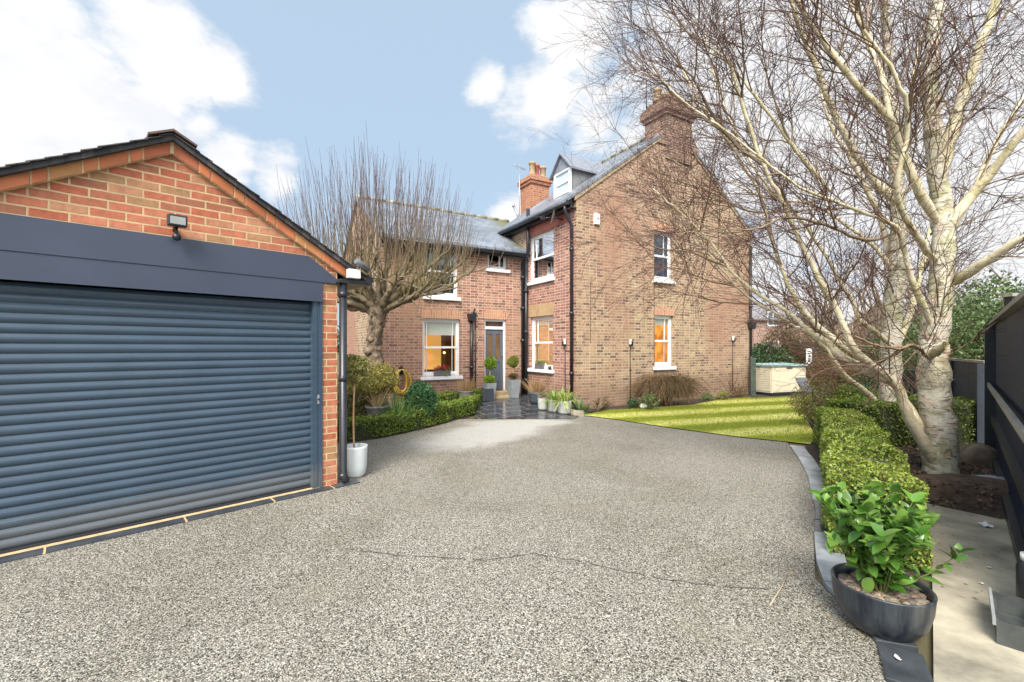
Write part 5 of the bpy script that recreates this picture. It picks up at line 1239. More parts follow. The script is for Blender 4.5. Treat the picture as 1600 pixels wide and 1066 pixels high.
nr = len(tp); rad = np.interp(np.linspace(0,1,nr), [0,0.25,0.45,0.6,0.75,0.9,1], [0.22,0.17,0.15,0.15,0.16,0.2,0.15])*(1+g.normal(0,0.06,nr))
V, Q = tube(tp, rad, 22); V = V.reshape(nr,22,3); C = tp[:,None,:]; lum = 1+g.normal(0,0.06,(nr,22))+0.08*np.sin(np.arange(22)*1.9+np.arange(nr)[:,None]*1.1); V = (C+(V-C)*lum[:,:,None]).reshape(-1,3)
m = MB(); m.addnp(V, Q, True)
for i in range(26):
    k = g.integers(nr//3, nr-2); a = g.uniform(0,6.28); m.ball(tuple(tp[k]+np.array([cos(a),sin(a),0])*rad[k]*0.85), g.uniform(0.04,0.09), 5, (1,1,1.2))
m.build('trunk', PBK, r)
LB = plain('pollard_limb', (0.2,0.155,0.09), 0.85, 0.35, 5, bump=0.6)
limb = MB(); sh = MB(); tops = []
fork = np.array(AT(591,478,9.6))-pb
arms = [(500,430,9.3),(520,400,9.8),(548,405,9.2),(560,385,9.9),(590,400,9.3),(610,380,10.0),(640,395,9.2),(655,405,9.9),(690,400,9.4),(715,415,9.7),(738,420,9.4),(700,450,9.2),(530,440,9.0),(500,455,9.8),(670,440,9.0),(575,430,8.9),(620,430,9.0),(455,412,9.4),(478,395,9.7),(440,425,9.6),(722,412,9.9)]
for i, a in enumerate(arms):
    e = np.array(AT(*a))-pb; mid = fork*0.5+e*0.5+np.array([0,0,-0.16+0.1*g.normal()]); q1 = fork+(mid-fork)*0.5+np.array([0,0,-0.05])
    P = smooth_path([fork+np.array([0,0,-0.15]), q1, mid, (mid+e)/2+g.normal(0,0.05,3), e], 5, 0.012); r0 = g.uniform(0.07,0.12)
    V, Q = tube(P, r0*(0.28)**np.linspace(0,1,len(P)), 9); limb.addnp(V, Q, True)
    tops.append((P, 0.35))
    for j in range(5):
        t = g.integers(len(P)//3, len(P)-1); d = P[t]-P[t-1]; d = d/np.linalg.norm(d)+g.normal(0,0.55,3); d[2] = abs(d[2])*0.5+0.1
        S = wander(P[t], d, g.uniform(0.4,0.9), 7, 0.2, 0.04, g); V, Q = tube(S, np.linspace(0.024,0.009,8), 6); limb.addnp(V, Q, True); tops.append((S, 0.1))
for P, st in tops:
    seg = np.linalg.norm(np.diff(P,axis=0),axis=1).sum(); n = int(seg*3.6)+1
    for _ in range(n):
        i = g.integers(int(len(P)*st), len(P)); p = P[min(i,len(P)-1)]
        xx = abs(p[0]+0.15)/2.35; L = max(0.5, 3.0*sqrt(max(0.05, 1-min(1,xx)**2))-(p[2]-2.9)*0.9)*g.uniform(0.25,1.0)**0.5
        d = np.array([p[0]*0.12+g.normal()*0.13, g.normal()*0.14, 1.0]); S = wander(p, d, L, 9, 0.02, 0.05, g)
        V, Q = tube(S, np.linspace(0.0066*g.uniform(0.7,1.25), 0.002, 10), 4); sh.addnp(V, Q)
        for _k in range(1):
            w = g.integers(2,8); S2 = wander(S[w], (S[w+1]-S[w])*8+g.normal(0,0.35,3)+np.array([0,0,0.2]), g.uniform(0.15,0.5), 4, 0.05, 0.1, g); V, Q = tube(S2, np.linspace(0.0035,0.0015,5), 3); sh.addnp(V, Q)
limb.build('branches', LB, r)
SHM = NT('pollard_shoot'); tc = SHM.n('ShaderNodeTexCoord'); sp = SHM.n('ShaderNodeSeparateXYZ'); SHM.l(tc,'Object',sp,0); mr = SHM.n('ShaderNodeMapRange'); SHM.l(sp,'Z',mr,0); mr.inputs[1].default_value=2.8; mr.inputs[2].default_value=5.2
rp = SHM.ramp([(0,(0.17,0.135,0.05)),(0.45,(0.13,0.09,0.055)),(1,(0.1,0.06,0.065))]); SHM.l(mr,0,rp,'Fac'); SHM.base((rp,0)); SHM.p.inputs['Roughness'].default_value=0.7
sh.build('shoots', SHM.m, r)

# ================================================================ right side: fence, storage box, garden
g = np.random.default_rng(123)
FNV = NT('navy_board'); v = FNV.coords('Object',(6,6,0.6)); nz = FNV.noise(v,3,4); rp = FNV.ramp([(0.3,(0.004,0.009,0.03)),(0.7,(0.01,0.022,0.065))]); FNV.l(nz,'Fac',rp,'Fac'); FNV.base((rp,0)); FNV.p.inputs['Specular IOR Level'].default_value=0.2; FNV.p.inputs['Roughness'].default_value=0.55; FNV=FNV.m
CAP = plain('fence_cap', (0.32,0.29,0.24), 0.7, 0.2, 6)
f0 = np.array((6.75,6.2)); fa = ga+pi   # runs back towards the camera
fe = empty('board_fence', (f0[0], f0[1], 0), fa); tag(fe, 'tall navy board fence with a pale cap rail at the right edge', 'fence')
m = MB(); x = 0.0; k = 0
while x < 5.4: 
    m.box((x+0.004,x+0.142),(0.0,0.03),(0.12,1.86)); x += 0.146; k += 1
m.build('board_panel', FNV, fe)
m = MB(); m.box((-0.03,5.5),(-0.06,0.06),(1.865,1.905)); m.build('cap_rail', CAP, fe)
m = MB(); m.box((0,5.4),(-0.05,-0.002),(0.55,0.62)); m.build('rail', BLACK, fe); m = MB(); m.box((0,5.4),(-0.075,-0.052),(1.0,1.06)); m.build('rail', plain('rail_grey',(0.3,0.29,0.27),0.4,0.2,6), fe)
m = MB(); m.box((0,5.4),(-0.05,0.03),(0.02,0.115)); m.build('gravel_board', BLACK, fe)
for x in (-0.06, 1.9, 3.8): m = MB(); m.box((x,x+0.09),(0.032,0.12),(0,1.86)); m.build('post', BLACK, fe)
m = MB(); m.box((0.0,0.09),(-0.1,-0.0),(0.0,1.862)); m.build('post', BLACK, fe)
# tall post beyond
x, y, _ = AT(1581, 500, 7.0); pst = MB(); pst.box((-0.06,0.06),(-0.06,0.06),(0,2.35)); o = pst.build('gate_post', BLACK, bevel=0.006); o.location = (x,y,0); tag(o, 'square black post rising behind the navy fence', 'post')
m = MB(); m.box((-0.075,0.075),(-0.075,0.075),(2.35,2.4)); m.build('post_cap', CAP, o)
# lower blue grey fence further on
lf = empty('board_fence', (7.25,6.75,0), math.atan2(3.4,2.3)); tag(lf, 'lower blue grey board fence beyond the end of the navy fence', 'fence')
m = MB(); x = 0
while x < 4.0: m.box((x+0.005,x+0.145),(0,0.03),(0.05,1.3)); x += 0.15
m.build('board_panel', plain('bluegrey_board',(0.025,0.032,0.045),0.6,0.2,4), lf); m = MB(); m.box((0,4.0),(-0.02,0.05),(1.305,1.345)); m.build('cap_rail', CAP, lf)
for z in (0.4,): m = MB(); m.box((0,4.0),(-0.05,-0.003),(z,z+0.08)); m.build('rail', CAP, lf)
for x in (0.0,1.9,3.85): m = MB(); m.box((x,x+0.09),(0.032,0.12),(0,1.3)); m.build('post', plain('bluegrey_board',(0,0,0)), lf)

# earth mound, roots and sheet by the birch
def lump(name, c, r, mat, label, cat, seed, kind=None, amp=0.2, sub=4):
    gg = np.random.default_rng(seed); n = 26; mm = MB(); vs = []; ph = gg.uniform(0,6.28,6); kk = gg.normal(size=(6,3))*2.4
    for j in range(n+1):
        for i in range(2*n):
            t = 2*pi*i/(2*n); f = pi*j/n; u = np.array([sin(f)*cos(t), sin(f)*sin(t), -cos(f)]); q = 1+amp*sum(np.sin(u@kk[a]+ph[a]) for a in range(6))/3+gg.normal(0,0.012)
            vs.append((u[0]*r[0]*q, u[1]*r[1]*q, max(-0.03, u[2]*r[2]*q)))
    fs = [(j*2*n+i, j*2*n+(i+1) % (2*n), (j+1)*2*n+(i+1) % (2*n), (j+1)*2*n+i) for j in range(n) for i in range(2*n)]
    mm.add(vs, fs, True); o = mm.build(name, mat); o.location = c; tag(o, label, cat, None, kind); return o
EARTH = plain('brown_bark_mulch', (0.09,0.055,0.035), 0.9, 0.35, 14, bump=0.9)
o = lump('earth_mound', (4.75,4.62,0.0), (0.95,0.3,0.16), EARTH, 'long dark brown earth mound at the foot of the near birch', 'mound', 4); o.rotation_euler = (0,0,radians(-20))
lump('boulder', (6.3,5.95,0.0), (0.26,0.24,0.27), plain('brown_rock',(0.2,0.15,0.1),0.85,0.3,6,bump=0.5), 'rough brown boulder between the near birch and the fence', 'boulder', 6)
o = lump('plastic_sheet', (5.45,4.95,0.0), (0.45,0.28,0.12), plain('blue_sheet',(0.3,0.34,0.42),0.3,0.3,8,bump=0.6), 'crumpled pale blue plastic sheet behind the earth mound', 'plastic sheet', 7, None, 0.3)
# dark trough and bottle at the lower right
x, y, _ = G(1590, 1005); r = tag(empty('feed_trough', (x+0.05, y+0.05, 0.02), radians(45)), 'empty black plastic trough against the fence at the lower right', 'trough')
m = MB()
for a, b, c, d, zz in ((-0.2,0.2,-0.08,-0.07,0.12),(-0.2,0.2,0.07,0.08,0.12),(-0.2,-0.19,-0.07,0.07,0.12),(0.19,0.2,-0.07,0.07,0.12),(-0.19,0.19,-0.07,0.07,0.012)): m.box((a,b),(c,d),(0,zz))
m.build('trough_body', plain('weathered_black',(0.06,0.065,0.06),0.5,0.3,8), r); m = MB(); m.box((-0.215,0.215),(-0.095,-0.082),(0.1,0.13)); m.box((-0.215,0.215),(0.082,0.095),(0.1,0.13)); m.build('rim', plain('weathered_rim',(0.25,0.26,0.25),0.5), r)
x, y, _ = AT(1614, 950, 2.55); r = tag(empty('dark_canister', (x, y, 0.02)), 'dark canister with a pale lid beside the black trough', 'canister')
round_pot(r, [(0.001,0),(0.06,0),(0.066,0.02),(0.066,0.26),(0.05,0.3),(0.03,0.31)], BLACK, 'canister_body'); m = MB(); m.cyl((0,0,0.3),(0,0,0.335),0.05,n=20); m.build('lid', DIRTW, r)
# litter
def scrap(px, py, s, col, label, seed, name='paper_scrap', z=0.024):
    gg = np.random.default_rng(seed); x, y, _ = G(px, py); mm = MB(); n = 5; vs = []
    for i in range(n):
        for j in range(n): vs.append(((i/(n-1)-.5)*s+gg.normal()*s*0.06, (j/(n-1)-.5)*s*0.6+gg.normal()*s*0.06, abs(gg.normal())*s*0.16+0.002))
    mm.add(vs, [(i*n+j, i*n+j+1, (i+1)*n+j+1, (i+1)*n+j) for i in range(n-1) for j in range(n-1)], True)
    o = mm.build(name, col); o.location = (x, y, z); o.rotation_euler = (0,0,gg.uniform(0,6)); m_ = o.modifiers.new('s','SOLIDIFY'); m_.thickness = 0.0015; return tag(o, label, 'litter')
PW = plain('paper_white',(0.75,0.72,0.7),0.7,0.08,20); PR = plain('paper_red',(0.55,0.06,0.05),0.6,0.4,25)
scrap(1500,874,0.075,PW,'crumpled white paper scrap on the concrete path',1); scrap(1493,872,0.05,PR,'small red wrapper scrap touching the white paper',2)
scrap(1540,826,0.09,PW,'thin white smear of paper on the far part of the concrete path',8)
scrap(1402,1038,0.03,PW,'tiny white scrap on the dark edging below the bowl pot',3,z=0.028)
for i,(px,py,lab) in enumerate(((1545,893,'white flake right of the paper scrap on the path'),(1533,918,'white flake below the paper scrap on the path'))): scrap(px,py,0.025,PW,lab,20+i,'paint_flake')
x0, y0, _ = G(1203,948); x1, y1, _ = G(1230,900); m = MB(); m.path([(x0,y0,0.008),((x0+x1)/2+0.01,(y0+y1)/2,0.012),(x1,y1,0.008)],0.004,6)
tw = m.build('fallen_twig', plain('dead_twig',(0.35,0.28,0.2),0.8)); tag(tw, 'short pale twig lying on the gravel near the bowl pot', 'twig')
LLF = leafmat('litter_leaf',[(0.2,0.1,0.04),(0.3,0.2,0.1),(0.12,0.06,0.03)],0.8,0)
C = np.stack([rng.uniform(2.4,6.5,900), rng.uniform(2.6,8.0,900), np.full(900,0.02)],1); ok = ((C[:,0]-C[:,1]*0.62) > 0.62)&((C[:,0]-C[:,1]) < 0.6)&(np.abs((C[:,0]-2.5)-(C[:,1]-2.98)*0.63) > 0.3)
V, Q = leaves(C[ok], 0.035, up=(0,0,1), bias=0.8); m = MB(); m.addnp(V, Q); tag(m.build('leaf_litter', LLF), 'fallen brown leaves scattered under the birches', 'leaf litter', None, 'stuff')
cn = 5200; cxy = np.stack([rng.uniform(3.6,7.0,cn), rng.uniform(4.2,7.2,cn)],1); okc = ((cxy[:,0]-cxy[:,1]) < 0.45)&((cxy[:,0]-4.3)-(cxy[:,1]-5.2)*0.62 > -0.2)
cxy = cxy[okc]; rel = cxy-np.array([4.75,4.62]); c20, s20 = cos(radians(20)), sin(radians(20)); ux = (rel[:,0]*c20-rel[:,1]*s20)/0.95; uy = (rel[:,0]*s20+rel[:,1]*c20)/0.3
hh = 0.16*np.sqrt(np.clip(1-ux**2-uy**2, 0, 1)); C = np.c_[cxy, hh+0.02]; V, Q = leaves(C, 0.05, up=(0,0,1), bias=0.55, aspect=0.4); m = MB(); m.addnp(V, Q)
tag(m.build('bark_chips', leafmat('chip',[(0.09,0.05,0.03),(0.16,0.095,0.055),(0.05,0.03,0.02),(0.22,0.14,0.08),(0.12,0.08,0.05)],0.85,0)), 'bark chips and crumbs strewn under the birches', 'bark chips', None, 'stuff')
dn = 420; dl = resample(edge_line[2:], 0.01); ii = rng.integers(0, len(dl), dn//2); a1 = dl[ii]+np.c_[-np.abs(rng.normal(0,0.12,dn//2)), rng.normal(0,0.05,dn//2)]
lcv = resample(left_curve, 0.01); ii = rng.integers(0, len(lcv), dn//2); a2 = lcv[ii]+np.c_[np.abs(rng.normal(0,0.1,dn//2)), -np.abs(rng.normal(0,0.08,dn//2))]
C = np.c_[np.vstack([a1,a2]), np.full(dn//2*2, 0.008)]; V, Q = leaves(C, 0.022, up=(0,0,1), bias=0.85, aspect=0.5); m = MB(); m.addnp(V, Q); tag(m.build('drive_debris', LLF), 'crumbs of dead leaf gathered along the drive edges', 'leaf debris', None, 'stuff')
# lawn blades
n = 24000; P = np.array(lawn_pts)
bx = rng.uniform(1.5,9.6,n*2); by = rng.uniform(7.0,14.0,n*2)
def inside(x, y, P):
    c = np.zeros(len(x), bool); j = len(P)-1
    for i in range(len(P)):
        xi, yi = P[i]; xj, yj = P[j]
        c ^= ((yi > y) != (yj > y)) & (x < (xj-xi)*(y-yi)/(yj-yi+1e-12)+xi); j = i
    return c
k = inside(bx, by, P); bx, by = bx[k][:n], by[k][:n]; n = len(bx)
a = rng.uniform(0, 6.28, n); h = rng.uniform(0.012, 0.03, n); w = 0.005
V = np.stack([np.stack([bx-w*np.cos(a), by-w*np.sin(a), np.full(n, 0.014)],1), np.stack([bx+w*np.cos(a), by+w*np.sin(a), np.full(n, 0.014)],1), np.stack([bx+rng.normal(0,0.012,n), by+rng.normal(0,0.012,n), 0.014+h],1)],1).reshape(-1,3)
m = MB(); m.addnp(V, np.arange(3*n).reshape(-1,3)); tag(m.build('grass', leafmat('grass_blade',[(0.3,0.3,0.03),(0.4,0.4,0.05),(0.5,0.48,0.12),(0.24,0.25,0.02)],0.7,0.5)), 'short yellow green grass blades of the lawn', 'grass', None, 'stuff')

# storage box
x, y, _ = G(1206, 619); sb = empty('storage_box', (x, y, 0), radians(20)); tag(sb, 'cream plastic garden storage box with a teal lid by the gable corner', 'storage box')
L_, D__, Hh = 1.55, 0.8, 0.93
m = MB(); m.box((0,L_),(0.0,D__),(0.0,0.09)); m.build('base', BLACK, sb)
m = MB(); m.box((0.02,L_-0.02),(0.03,D__),(0.09,Hh))
for zz in np.arange(0.14, Hh-0.05, 0.075): m.box((0.006,0.019),(0.06,D__-0.04),(zz,zz+0.06))
m.box((0.02,0.07),(0.01,0.029),(0.09,Hh)); m.box((L_-0.07,L_-0.02),(0.01,0.029),(0.09,Hh)); m.build('box_body', CREAM, sb, bevel=0.004)
for a, b in ((0.075,L_/2-0.006),(L_/2+0.006,L_-0.075)):
    m = MB(); m.box((a,b),(0.008,0.028),(0.11,Hh-0.02)); 
    for xx in np.arange(a+0.04, b-0.04, 0.075): m.box((xx,xx+0.05),(0.0,0.0079),(0.15,Hh-0.07))
    m.build('door_panel', CREAM, sb, bevel=0.003)
m = MB(); m.prism([(-0.03,Hh+0.004),(D__+0.02,Hh+0.004),(D__+0.02,Hh+0.09),(-0.03,Hh+0.05)], -0.03, L_+0.03, 'x'); m.build('lid', TEAL, sb, bevel=0.008)
m = MB(); m.box((L_/2-0.12,L_/2+0.12),(-0.02,-0.001),(Hh-0.06,Hh-0.03)); m.build('handle', BLACK, sb)
# grey tilted lounger back
x, y, _ = AT(1258, 612, 13.0); r = tag(empty('garden_lounger', (x, y, 0), radians(15)), 'grey reclined seat back between the storage box and the brown bush', 'lounger')
m = MB(); m.prism([(0.0,0.3),(0.03,0.32),(-0.27,0.72),(-0.3,0.7)],-0.0,0.5,'x'); 
m = MB(); m.add([(-0.12,0,0.28),(0.28,0,0.28),(0.16,0.1,0.66),(-0.24,0.1,0.66),(-0.12,0.03,0.28),(0.28,0.03,0.28),(0.16,0.13,0.66),(-0.24,0.13,0.66)], [(0,1,2,3),(7,6,5,4),(0,4,5,1),(3,2,6,7),(0,3,7,4),(1,5,6,2)]); m.build('backrest', plain('seat_grey',(0.14,0.15,0.17),0.5), r)
m = MB(); m.box((-0.12,0.3),(-0.42,0.0),(0.25,0.28)); m.build('seat', plain('seat_grey',(0,0,0)), r)
for xx in (-0.1,0.25):
    for yy in (-0.4,-0.03): m = MB(); m.box((xx,xx+0.03),(yy,yy+0.03),(0,0.25)); m.build('leg', BLACK, r)
# dark low post and sign behind the box
x, y, _ = AT(1176, 600, 14.4); m = MB(); m.box((-0.08,0.08),(-0.05,0.05),(0,1.2)); o = m.build('timber_post', plain('dark_timber',(0.06,0.08,0.06),0.8,0.3,10,bump=0.4), bevel=0.006); o.location = (x,y,0); tag(o, 'dark timber post between the far downpipe and the storage box', 'post')
x, y, _ = AT(1264, 560, 19.0); sg = tag(empty('notice_sign', (x, y, 0)), 'small white notice on a post beyond the storage box', 'sign')
m = MB(); m.box((-0.12,0.12),(-0.01,0.01),(0.85,1.5)); m.build('sign_board', WHITE, sg); m = MB(); m.cyl((0,0.03,0),(0,0.03,1.45),0.025,n=8); m.build('sign_post', BLACK, sg)
m = MB()
for k, ww in enumerate((0.07,0.05,0.08,0.06)): m.box((-ww,ww),(-0.014,-0.0105),(1.36-k*0.1,1.385-k*0.1))
m.box((-0.05,0.05),(-0.014,-0.0105),(0.92,1.0)); m.build('sign_marks', BLACK, sg)

# bushes on the right
def bush(px, Y, top_py, rx, n, leaf, mat, label, seed, ry=None, twig=60, base_z=0.0, name='garden_bush', cat='bush', clump=0.35):
    x, y, zt = AT(px, top_py, Y); r = tag(empty(name, (x, y, 0)), label, cat); h = zt/2
    strands(twig, (0,0,0), rx*0.3, zt*0.85, 0.8, 0.012, 0.0, seed).build('stems', leafmat('weeping_twig',[]), r)
    leafobj('foliage', shell_pts(n, (0,0,h+0.03), (rx, ry or rx*0.8, h), 0.35, clump, seed), leaf, mat, r); return r
bush(1292, 8.6, 603, 0.55, 7000, 0.04, leafmat('mixed_brown_green',[(0.14,0.1,0.04),(0.2,0.19,0.05),(0.12,0.15,0.03),(0.24,0.2,0.08)],0.6), 'brown green rounded bush at the far end of the bright hedge', 5)
bush(1338, 8.3, 598, 0.5, 6000, 0.045, GREENS['box'], 'green rounded bush left of the second birch trunk', 6)
bush(1370, 9.8, 590, 0.7, 6000, 0.05, GREENS['dark'], 'dark evergreen bush behind the second birch', 7)
bush(1200, 20, 538, 1.1, 6000, 0.12, GREENS['dark'], 'dark glossy laurel behind the storage box', 8)
bush(1232, 22, 540, 1.1, 4000, 0.12, GREENS['conifer'], 'mid green bush behind the storage box lid', 9)
bush(1512, 9.0, 470, 1.15, 16000, 0.07, GREENS['soft'], 'soft feathery green shrub between the near birch and the fence', 10, clump=0.7)
bush(1575, 11.5, 430, 1.2, 8000, 0.09, GREENS['conifer'], 'tall dark conifer rising behind the navy fence', 11, ry=1.2, name='conifer', cat='conifer')
bush(1520, 14, 462, 1.2, 9000, 0.1, GREENS['conifer'], 'olive green conifer left of the tall one behind the fence', 12, name='conifer', cat='conifer')
bush(1440, 13, 500, 1.2, 8000, 0.09, GREENS['dark'], 'dark evergreen seen between the two birch trunks', 13)
bush(1420, 9.3, 610, 0.6, 4000, 0.05, GREENS['dark'], 'low dark shrub between the birch trunks', 14)
bush(1290, 15, 560, 1.0, 5000, 0.07, GREENS['brown'], 'russet brown bush right of the notice', 15)
bush(1340, 16, 545, 1.3, 6000, 0.08, GREENS['brown'], 'wide leafless brown bush in the middle distance', 16)
bush(1400, 17, 530, 1.4, 6000, 0.09, GREENS['olive'], 'olive bush behind the second birch trunk', 17)
bush(1225, 21, 505, 1.3, 7000, 0.07, GREENS['brown'], 'tall brown twiggy thicket beyond the storage box', 31, clump=0.7, twig=160)
bush(1262, 22, 495, 1.4, 7000, 0.07, GREENS['brown'], 'brown leafless thicket behind the white notice', 32, clump=0.7, twig=160)
bush(1318, 20, 500, 1.5, 7000, 0.07, leafmat('mixed_brown_green',[]), 'mixed brown and olive thicket between the notice and second birch', 33, clump=0.7, twig=160)
bush(1600, 8.6, 455, 0.8, 7000, 0.08, GREENS['dark'], 'dark shrub just behind the navy fence at the right edge', 18)
# compost bins glimpsed between trunks
x, y, _ = AT(1435, 600, 10.0); r = tag(empty('wheelie_bin', (x, y, 0), radians(20)), 'dark grey wheeled bin seen between the two birch trunks', 'bin')
m = MB(); m.prism([(-0.24,0.06),(0.24,0.06),(0.29,0.98),(-0.29,0.98)], -0.28, 0.28, 'y'); m.build('bin_body', plain('bin_grey',(0.06,0.07,0.085),0.4,0.1,5), r, bevel=0.02)
m = MB(); m.prism([(-0.31,0.985),(0.31,0.985),(0.29,1.05),(-0.29,1.05)], -0.32, 0.32, 'y'); m.build('lid', BLACK, r, bevel=0.02)
for xx in (-0.27,0.21): m = MB(); m.cyl((xx,0.27,0.1),(xx+0.05,0.27,0.1),0.1,n=16); m.build('wheel', BLACK, r)
# bare background trees
def bare_tree(loc, hgt, seed, label, spread=0.45, mat=None):
    g = np.random.default_rng(seed); r = tag(empty('bare_tree', loc), label, 'tree', None); tm = MB(); cr = [MB(), MB(), MB()]
    T = wander((0,0,-0.05), (g.normal()*0.08, g.normal()*0.08, 1), hgt*0.55, 8, 0.05, 0.0, g); tr = np.linspace(hgt*0.02, hgt*0.009, 9); V, Q = tube(T, tr, 9); tm.addnp(V, Q, True)
    tm.build('trunk', plain('far_bark',(0.16,0.12,0.08),0.9,0.3,5), r); bm = MB()
    for i in range(13):
        k = g.integers(2, 9); a = g.uniform(0,6.28); t = g.uniform(0.3, 1.0); P = wander(T[k], (cos(a)*sin(t), sin(a)*sin(t), cos(t)), hgt*g.uniform(0.35,0.55), 8, 0.12, 0.03, g); rd = np.linspace(hgt*0.008, hgt*0.0016, 9); V, Q = tube(P, rd, 5); bm.addnp(V, Q, True)
        grow_twigs(cr, P, rd, 0, g, [(3.2, hgt*0.2, 0.13, 0.03, 0.014, 3, 5, 0.15, 0.7), (3.2, hgt*0.11, 0.13, 0.02, 0.007, 3, 4, 0.1, 0.7), (2.5, hgt*0.06, 0.13, 0, 0.005, 3, 3, 0.1, 0.7)])
    bm.build('branches', plain('far_bark',(0,0,0)), r); t = MB()
    for q in cr: 
        o = t.n; t.v.extend(q.v); t.f.extend([tuple(i+o for i in f) for f in q.f]); t.sm.extend(q.sm); t.n += q.n
    t.build('twigs', mat or plain('far_twig',(0.17,0.1,0.075),0.8,0.2,3,bump=0), r); return r
far = [(1215,24,4.6,'low spreading bare tree above the storage box'),(1262,20,4.6,'bare tree behind the white notice'),(1305,18,5.2,'thin bare tree left of the second birch trunk'),
       (1350,22,7.0,'tall bare tree between notice and second birch'),(1385,17,5.8,'bare tree directly behind the second birch'),(1432,20,7.2,'tall bare tree seen between the two birches'),
       (1490,18,5.6,'bare tree behind the near birch trunk'),(1535,21,6.0,'bare tree behind the conifers'),(1590,17,5.5,'bare tree above the navy fence')]
for i, (px, Y, h, lab) in enumerate(far):
    x, y, _ = AT(px, 600, Y); bare_tree((x, y, 0), h, 505+i, lab)
# far boundary: brown picket of low fence plus distant houses
x, y, _ = AT(1300, 600, 24); bf = empty('timber_fence', (x-6, y, 0), radians(-8)); tag(bf, 'weathered brown timber fence at the far end of the garden', 'fence')
m = MB(); xx = 0
while xx < 26: m.box((xx,xx+0.14),(0,0.025),(0.05,1.45+0.01*sin(xx*9))); xx += 0.15
m.build('board_panel', plain('weathered_brown',(0.2,0.14,0.09),0.85,0.3,2), bf)
m = MB()
for k in range(12): m.box((k*2.3,k*2.3+0.1),(0.03,0.13),(0,1.5))
m.build('post_row', plain('weathered_brown',(0,0,0)), bf)
def far_house(px, Y, w, d, ev, rg, rz, label, seed):
    x, y, _ = AT(px, 543, Y); r = empty('distant_house', (x, y, 0), rz); tag(r, label, 'house')
    BW = brick('far_house_brick', [(0.3,0.17,0.13),(0.36,0.22,0.16),(0.33,0.19,0.14)], (0.42,0.35,0.3), splash=False)
    m = MB(); m.box((0,w),(0,d),(0,ev)); m.prism([(0,ev+0.001),(d,ev+0.001),(d/2,rg)],0.001,w-0.001,'x'); m.build('wall', BW, r)
    m = MB(); s = (rg-ev)/(d/2)
    for e, q in ((-0.3, d/2), (d+0.3, d/2)): m.prism([(e, ev-0.3*s),(q,rg+0.01),(q,rg+0.15),(e,ev-0.3*s+0.1)],-0.2,w+0.2,'x')
    m.build('roof', plain('far_roof',(0.2,0.18,0.18),0.7,0.2,2), r)
    m = MB(); m.box((w*0.75,w*0.75+0.7),(d/2-0.3,d/2+0.3),(rg-0.6,rg+0.9)); m.build('chimney', BW, r)
    for zz in (0.9, 3.3):
        for k in range(3):
            a = w*(0.14+0.3*k); m = MB(); m.box((a,a+0.08),(-0.04,-0.003),(zz,zz+1.2)); m.box((a+1.0,a+1.08),(-0.04,-0.003),(zz,zz+1.2)); m.box((a+0.08,a+1.0),(-0.04,-0.003),(zz,zz+0.08)); m.box((a+0.08,a+1.0),(-0.04,-0.003),(zz+1.12,zz+1.2)); m.box((a+0.5,a+0.56),(-0.04,-0.003),(zz+0.08,zz+1.12)); fr = m.build('window', WHITE, r)
            m = MB(); m.box((a+0.08,a+1.0),(-0.02,-0.005),(zz+0.08,zz+1.12)); m.build('pane', plain('far_pane',(0.1,0.12,0.15),0.1,bump=0), fr)
far_house(1178, 36, 9, 7, 3.9, 5.4, radians(12), 'red brick house with a grey roof beyond the garden past the gable', 1)
far_house(1420, 48, 10, 7, 4.6, 6.6, radians(5), 'distant brick house seen through the birch trunks', 2)
# far tree belt
m = MB(); g = np.random.default_rng(3)
Cc = []
for i in range(26):
    xx = -70+i*7+g.normal()*2; yy = 95+g.normal()*8+abs(xx)*0.1; C = shell_pts(900, (xx, yy, 2.5), (6, 4, g.uniform(3, 5)), 0.3, 0.4, 300+i); Cc.append(C)
leafobj('tree_belt', np.vstack(Cc), 0.8, GREENS['conifer']); tag(bpy.data.objects['tree_belt'], 'dark belt of distant trees along the horizon', 'tree belt', None, 'stuff')

# ================================================================ world, sun, camera
w = bpy.data.worlds.new('World'); SC.world = w; w.use_nodes = True; nt = w.node_tree; nt.nodes.clear()
SUN_EL, SUN_AZ = radians(46), radians(196)      # azimuth clockwise from +Y: behind the camera, a little left
N = nt.nodes.new; Lk = nt.links.new
out = N('ShaderNodeOutputWorld'); bg = N('ShaderNodeBackground'); Lk(bg.outputs[0], out.inputs[0]); bg.inputs[1].default_value = 0.1
sky = N('ShaderNodeTexSky'); sky.sky_type = 'NISHITA'; sky.sun_disc = False; sky.sun_elevation = SUN_EL; sky.sun_rotation = SUN_AZ; sky.air_density = 1.0; sky.dust_density = 1.5; sky.ozone_density = 1.2
tc = N('ShaderNodeTexCoord')
def vmath(op, a, b=None):
    x = N('ShaderNodeVectorMath'); x.operation = op; Lk(a, x.inputs[0])
    if b is not None:
        if isinstance(b, tuple): x.inputs[1].default_value = b
        else: Lk(b, x.inputs[1])
    return x
def fmath(op, a, b=None, c=None):
    x = N('ShaderNodeMath'); x.operation = op
    for i, s in enumerate((a, b, c)):
        if s is None: continue
        if isinstance(s, (int, float)): x.inputs[i].default_value = s
        else: Lk(s, x.inputs[i])
    return x.outputs[0]
dirn = vmath('NORMALIZE', tc.outputs['Generated']).outputs[0]
no = N('ShaderNodeTexNoise'); mp = N('ShaderNodeMapping'); mp.inputs['Scale'].default_value = (1, 1, 1.7); Lk(dirn, mp.inputs[0]); Lk(mp.outputs[0], no.inputs['Vector']); no.inputs['Scale'].default_value = 3.2; no.inputs['Detail'].default_value = 9; no.inputs['Roughness'].default_value = 0.6
n2 = N('ShaderNodeTexNoise'); Lk(mp.outputs[0], n2.inputs['Vector']); n2.inputs['Scale'].default_value = 9; n2.inputs['Detail'].default_value = 8; n2.inputs['Roughness'].default_value = 0.62
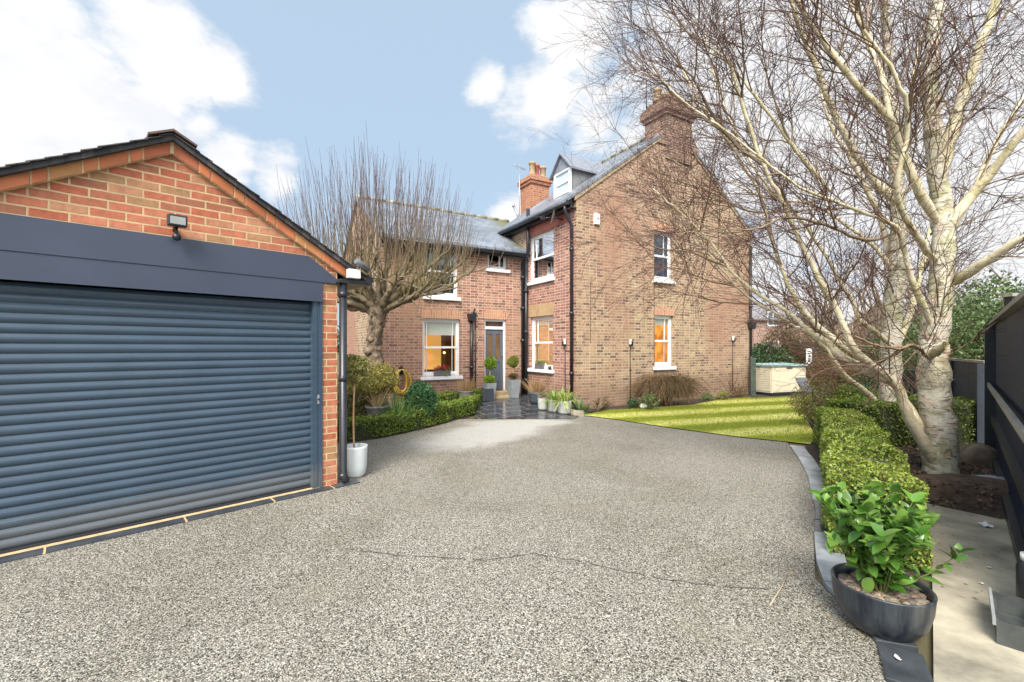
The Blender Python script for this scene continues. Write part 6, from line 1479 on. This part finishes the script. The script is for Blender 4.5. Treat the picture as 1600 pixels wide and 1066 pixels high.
def pdir(px, py):
    v = np.array([(px-800)/F, 1, -(py-HZ)/F]); return tuple(v/np.linalg.norm(v))
blobs = [((110,185),0.17,1.0),((0,165),0.13,1.0),((-150,230),0.15,0.9),((225,195),0.09,0.9),((310,205),0.05,0.7),((260,70),0.1,1.0),((345,105),0.07,0.85),((50,45),0.09,0.85),((350,255),0.07,0.9),((430,280),0.06,0.85),((850,150),0.12,1.0),((885,60),0.11,1.0),((770,125),0.06,0.8),
         ((920,190),0.1,0.9),((800,335),0.06,0.7),((1120,240),0.3,1.0),((1300,120),0.4,1.0),((1500,200),0.5,1.0),((1600,400),0.4,1.0),((1100,0),0.2,0.7)]
acc = None
blobs = [(pdir(*p), q, a) for p, q, a in blobs] + [((0.0,-0.8,0.6),0.75,1.0),((0.8,-0.5,0.4),0.5,0.9),((-0.9,-0.3,0.4),0.45,0.8),((0,-0.1,1.0),0.45,0.8)]  # appended entries: unseen clouds added behind and above the camera to brighten the scene
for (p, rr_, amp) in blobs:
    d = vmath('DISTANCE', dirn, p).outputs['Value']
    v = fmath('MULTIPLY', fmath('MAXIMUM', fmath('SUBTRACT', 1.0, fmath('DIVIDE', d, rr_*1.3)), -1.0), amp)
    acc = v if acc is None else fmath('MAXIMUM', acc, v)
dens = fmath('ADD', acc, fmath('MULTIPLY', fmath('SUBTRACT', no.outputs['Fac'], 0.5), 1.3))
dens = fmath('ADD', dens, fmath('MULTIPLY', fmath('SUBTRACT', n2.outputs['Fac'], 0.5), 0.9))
cr = N('ShaderNodeValToRGB'); cr.color_ramp.elements[0].position = 0.22; cr.color_ramp.elements[1].position = 0.62; Lk(dens, cr.inputs[0])
cr.color_ramp.interpolation = 'EASE'
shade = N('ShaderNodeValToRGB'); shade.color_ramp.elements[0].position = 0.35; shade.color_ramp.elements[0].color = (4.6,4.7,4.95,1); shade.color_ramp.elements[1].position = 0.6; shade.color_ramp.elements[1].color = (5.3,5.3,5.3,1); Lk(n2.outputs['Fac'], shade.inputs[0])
# thin overall veil of high haze over the blue
veil = N('ShaderNodeMix'); veil.data_type = 'RGBA'; veil.inputs[0].default_value = 0.88; Lk(sky.outputs[0], veil.inputs[6]); veil.inputs[7].default_value = (2.7,3.5,4.4,1)
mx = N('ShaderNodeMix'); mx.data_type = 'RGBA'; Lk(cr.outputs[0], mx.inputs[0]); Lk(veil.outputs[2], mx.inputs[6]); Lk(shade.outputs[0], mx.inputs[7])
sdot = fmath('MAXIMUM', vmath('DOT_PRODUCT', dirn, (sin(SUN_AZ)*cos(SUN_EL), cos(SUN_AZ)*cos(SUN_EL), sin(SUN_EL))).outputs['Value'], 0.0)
gain = fmath('MULTIPLY_ADD', fmath('POWER', sdot, 2.0), 2.2, 1.0)      # unseen sky on the sun side boosted to lift the ambient light
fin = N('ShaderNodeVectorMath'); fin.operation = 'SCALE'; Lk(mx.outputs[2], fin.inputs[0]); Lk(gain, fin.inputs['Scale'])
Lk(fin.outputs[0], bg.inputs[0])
sun = bpy.data.lights.new('sun', 'SUN'); sun.energy = 3.1; sun.angle = radians(26); sun.color = (1, 0.95, 0.87)
so = bpy.data.objects.new('sun', sun); COL.objects.link(so)
from mathutils import Vector
sd = Vector((sin(SUN_AZ)*cos(SUN_EL), cos(SUN_AZ)*cos(SUN_EL), sin(SUN_EL)))
so.rotation_euler = (-sd).to_track_quat('-Z', 'Y').to_euler()
cam = bpy.data.cameras.new('camera'); co = bpy.data.objects.new('camera', cam); COL.objects.link(co); SC.camera = co
co.location = (0, 0, H); co.rotation_euler = (radians(90), 0, 0); cam.sensor_width = 36; cam.lens = 36*F/1600; cam.shift_y = (HZ-533)/1600; cam.clip_end = 800; cam.clip_start = 0.05
SC.view_settings.view_transform = 'Standard'; SC.view_settings.look = 'None'; SC.view_settings.exposure = 1.0; SC.view_settings.gamma = 1
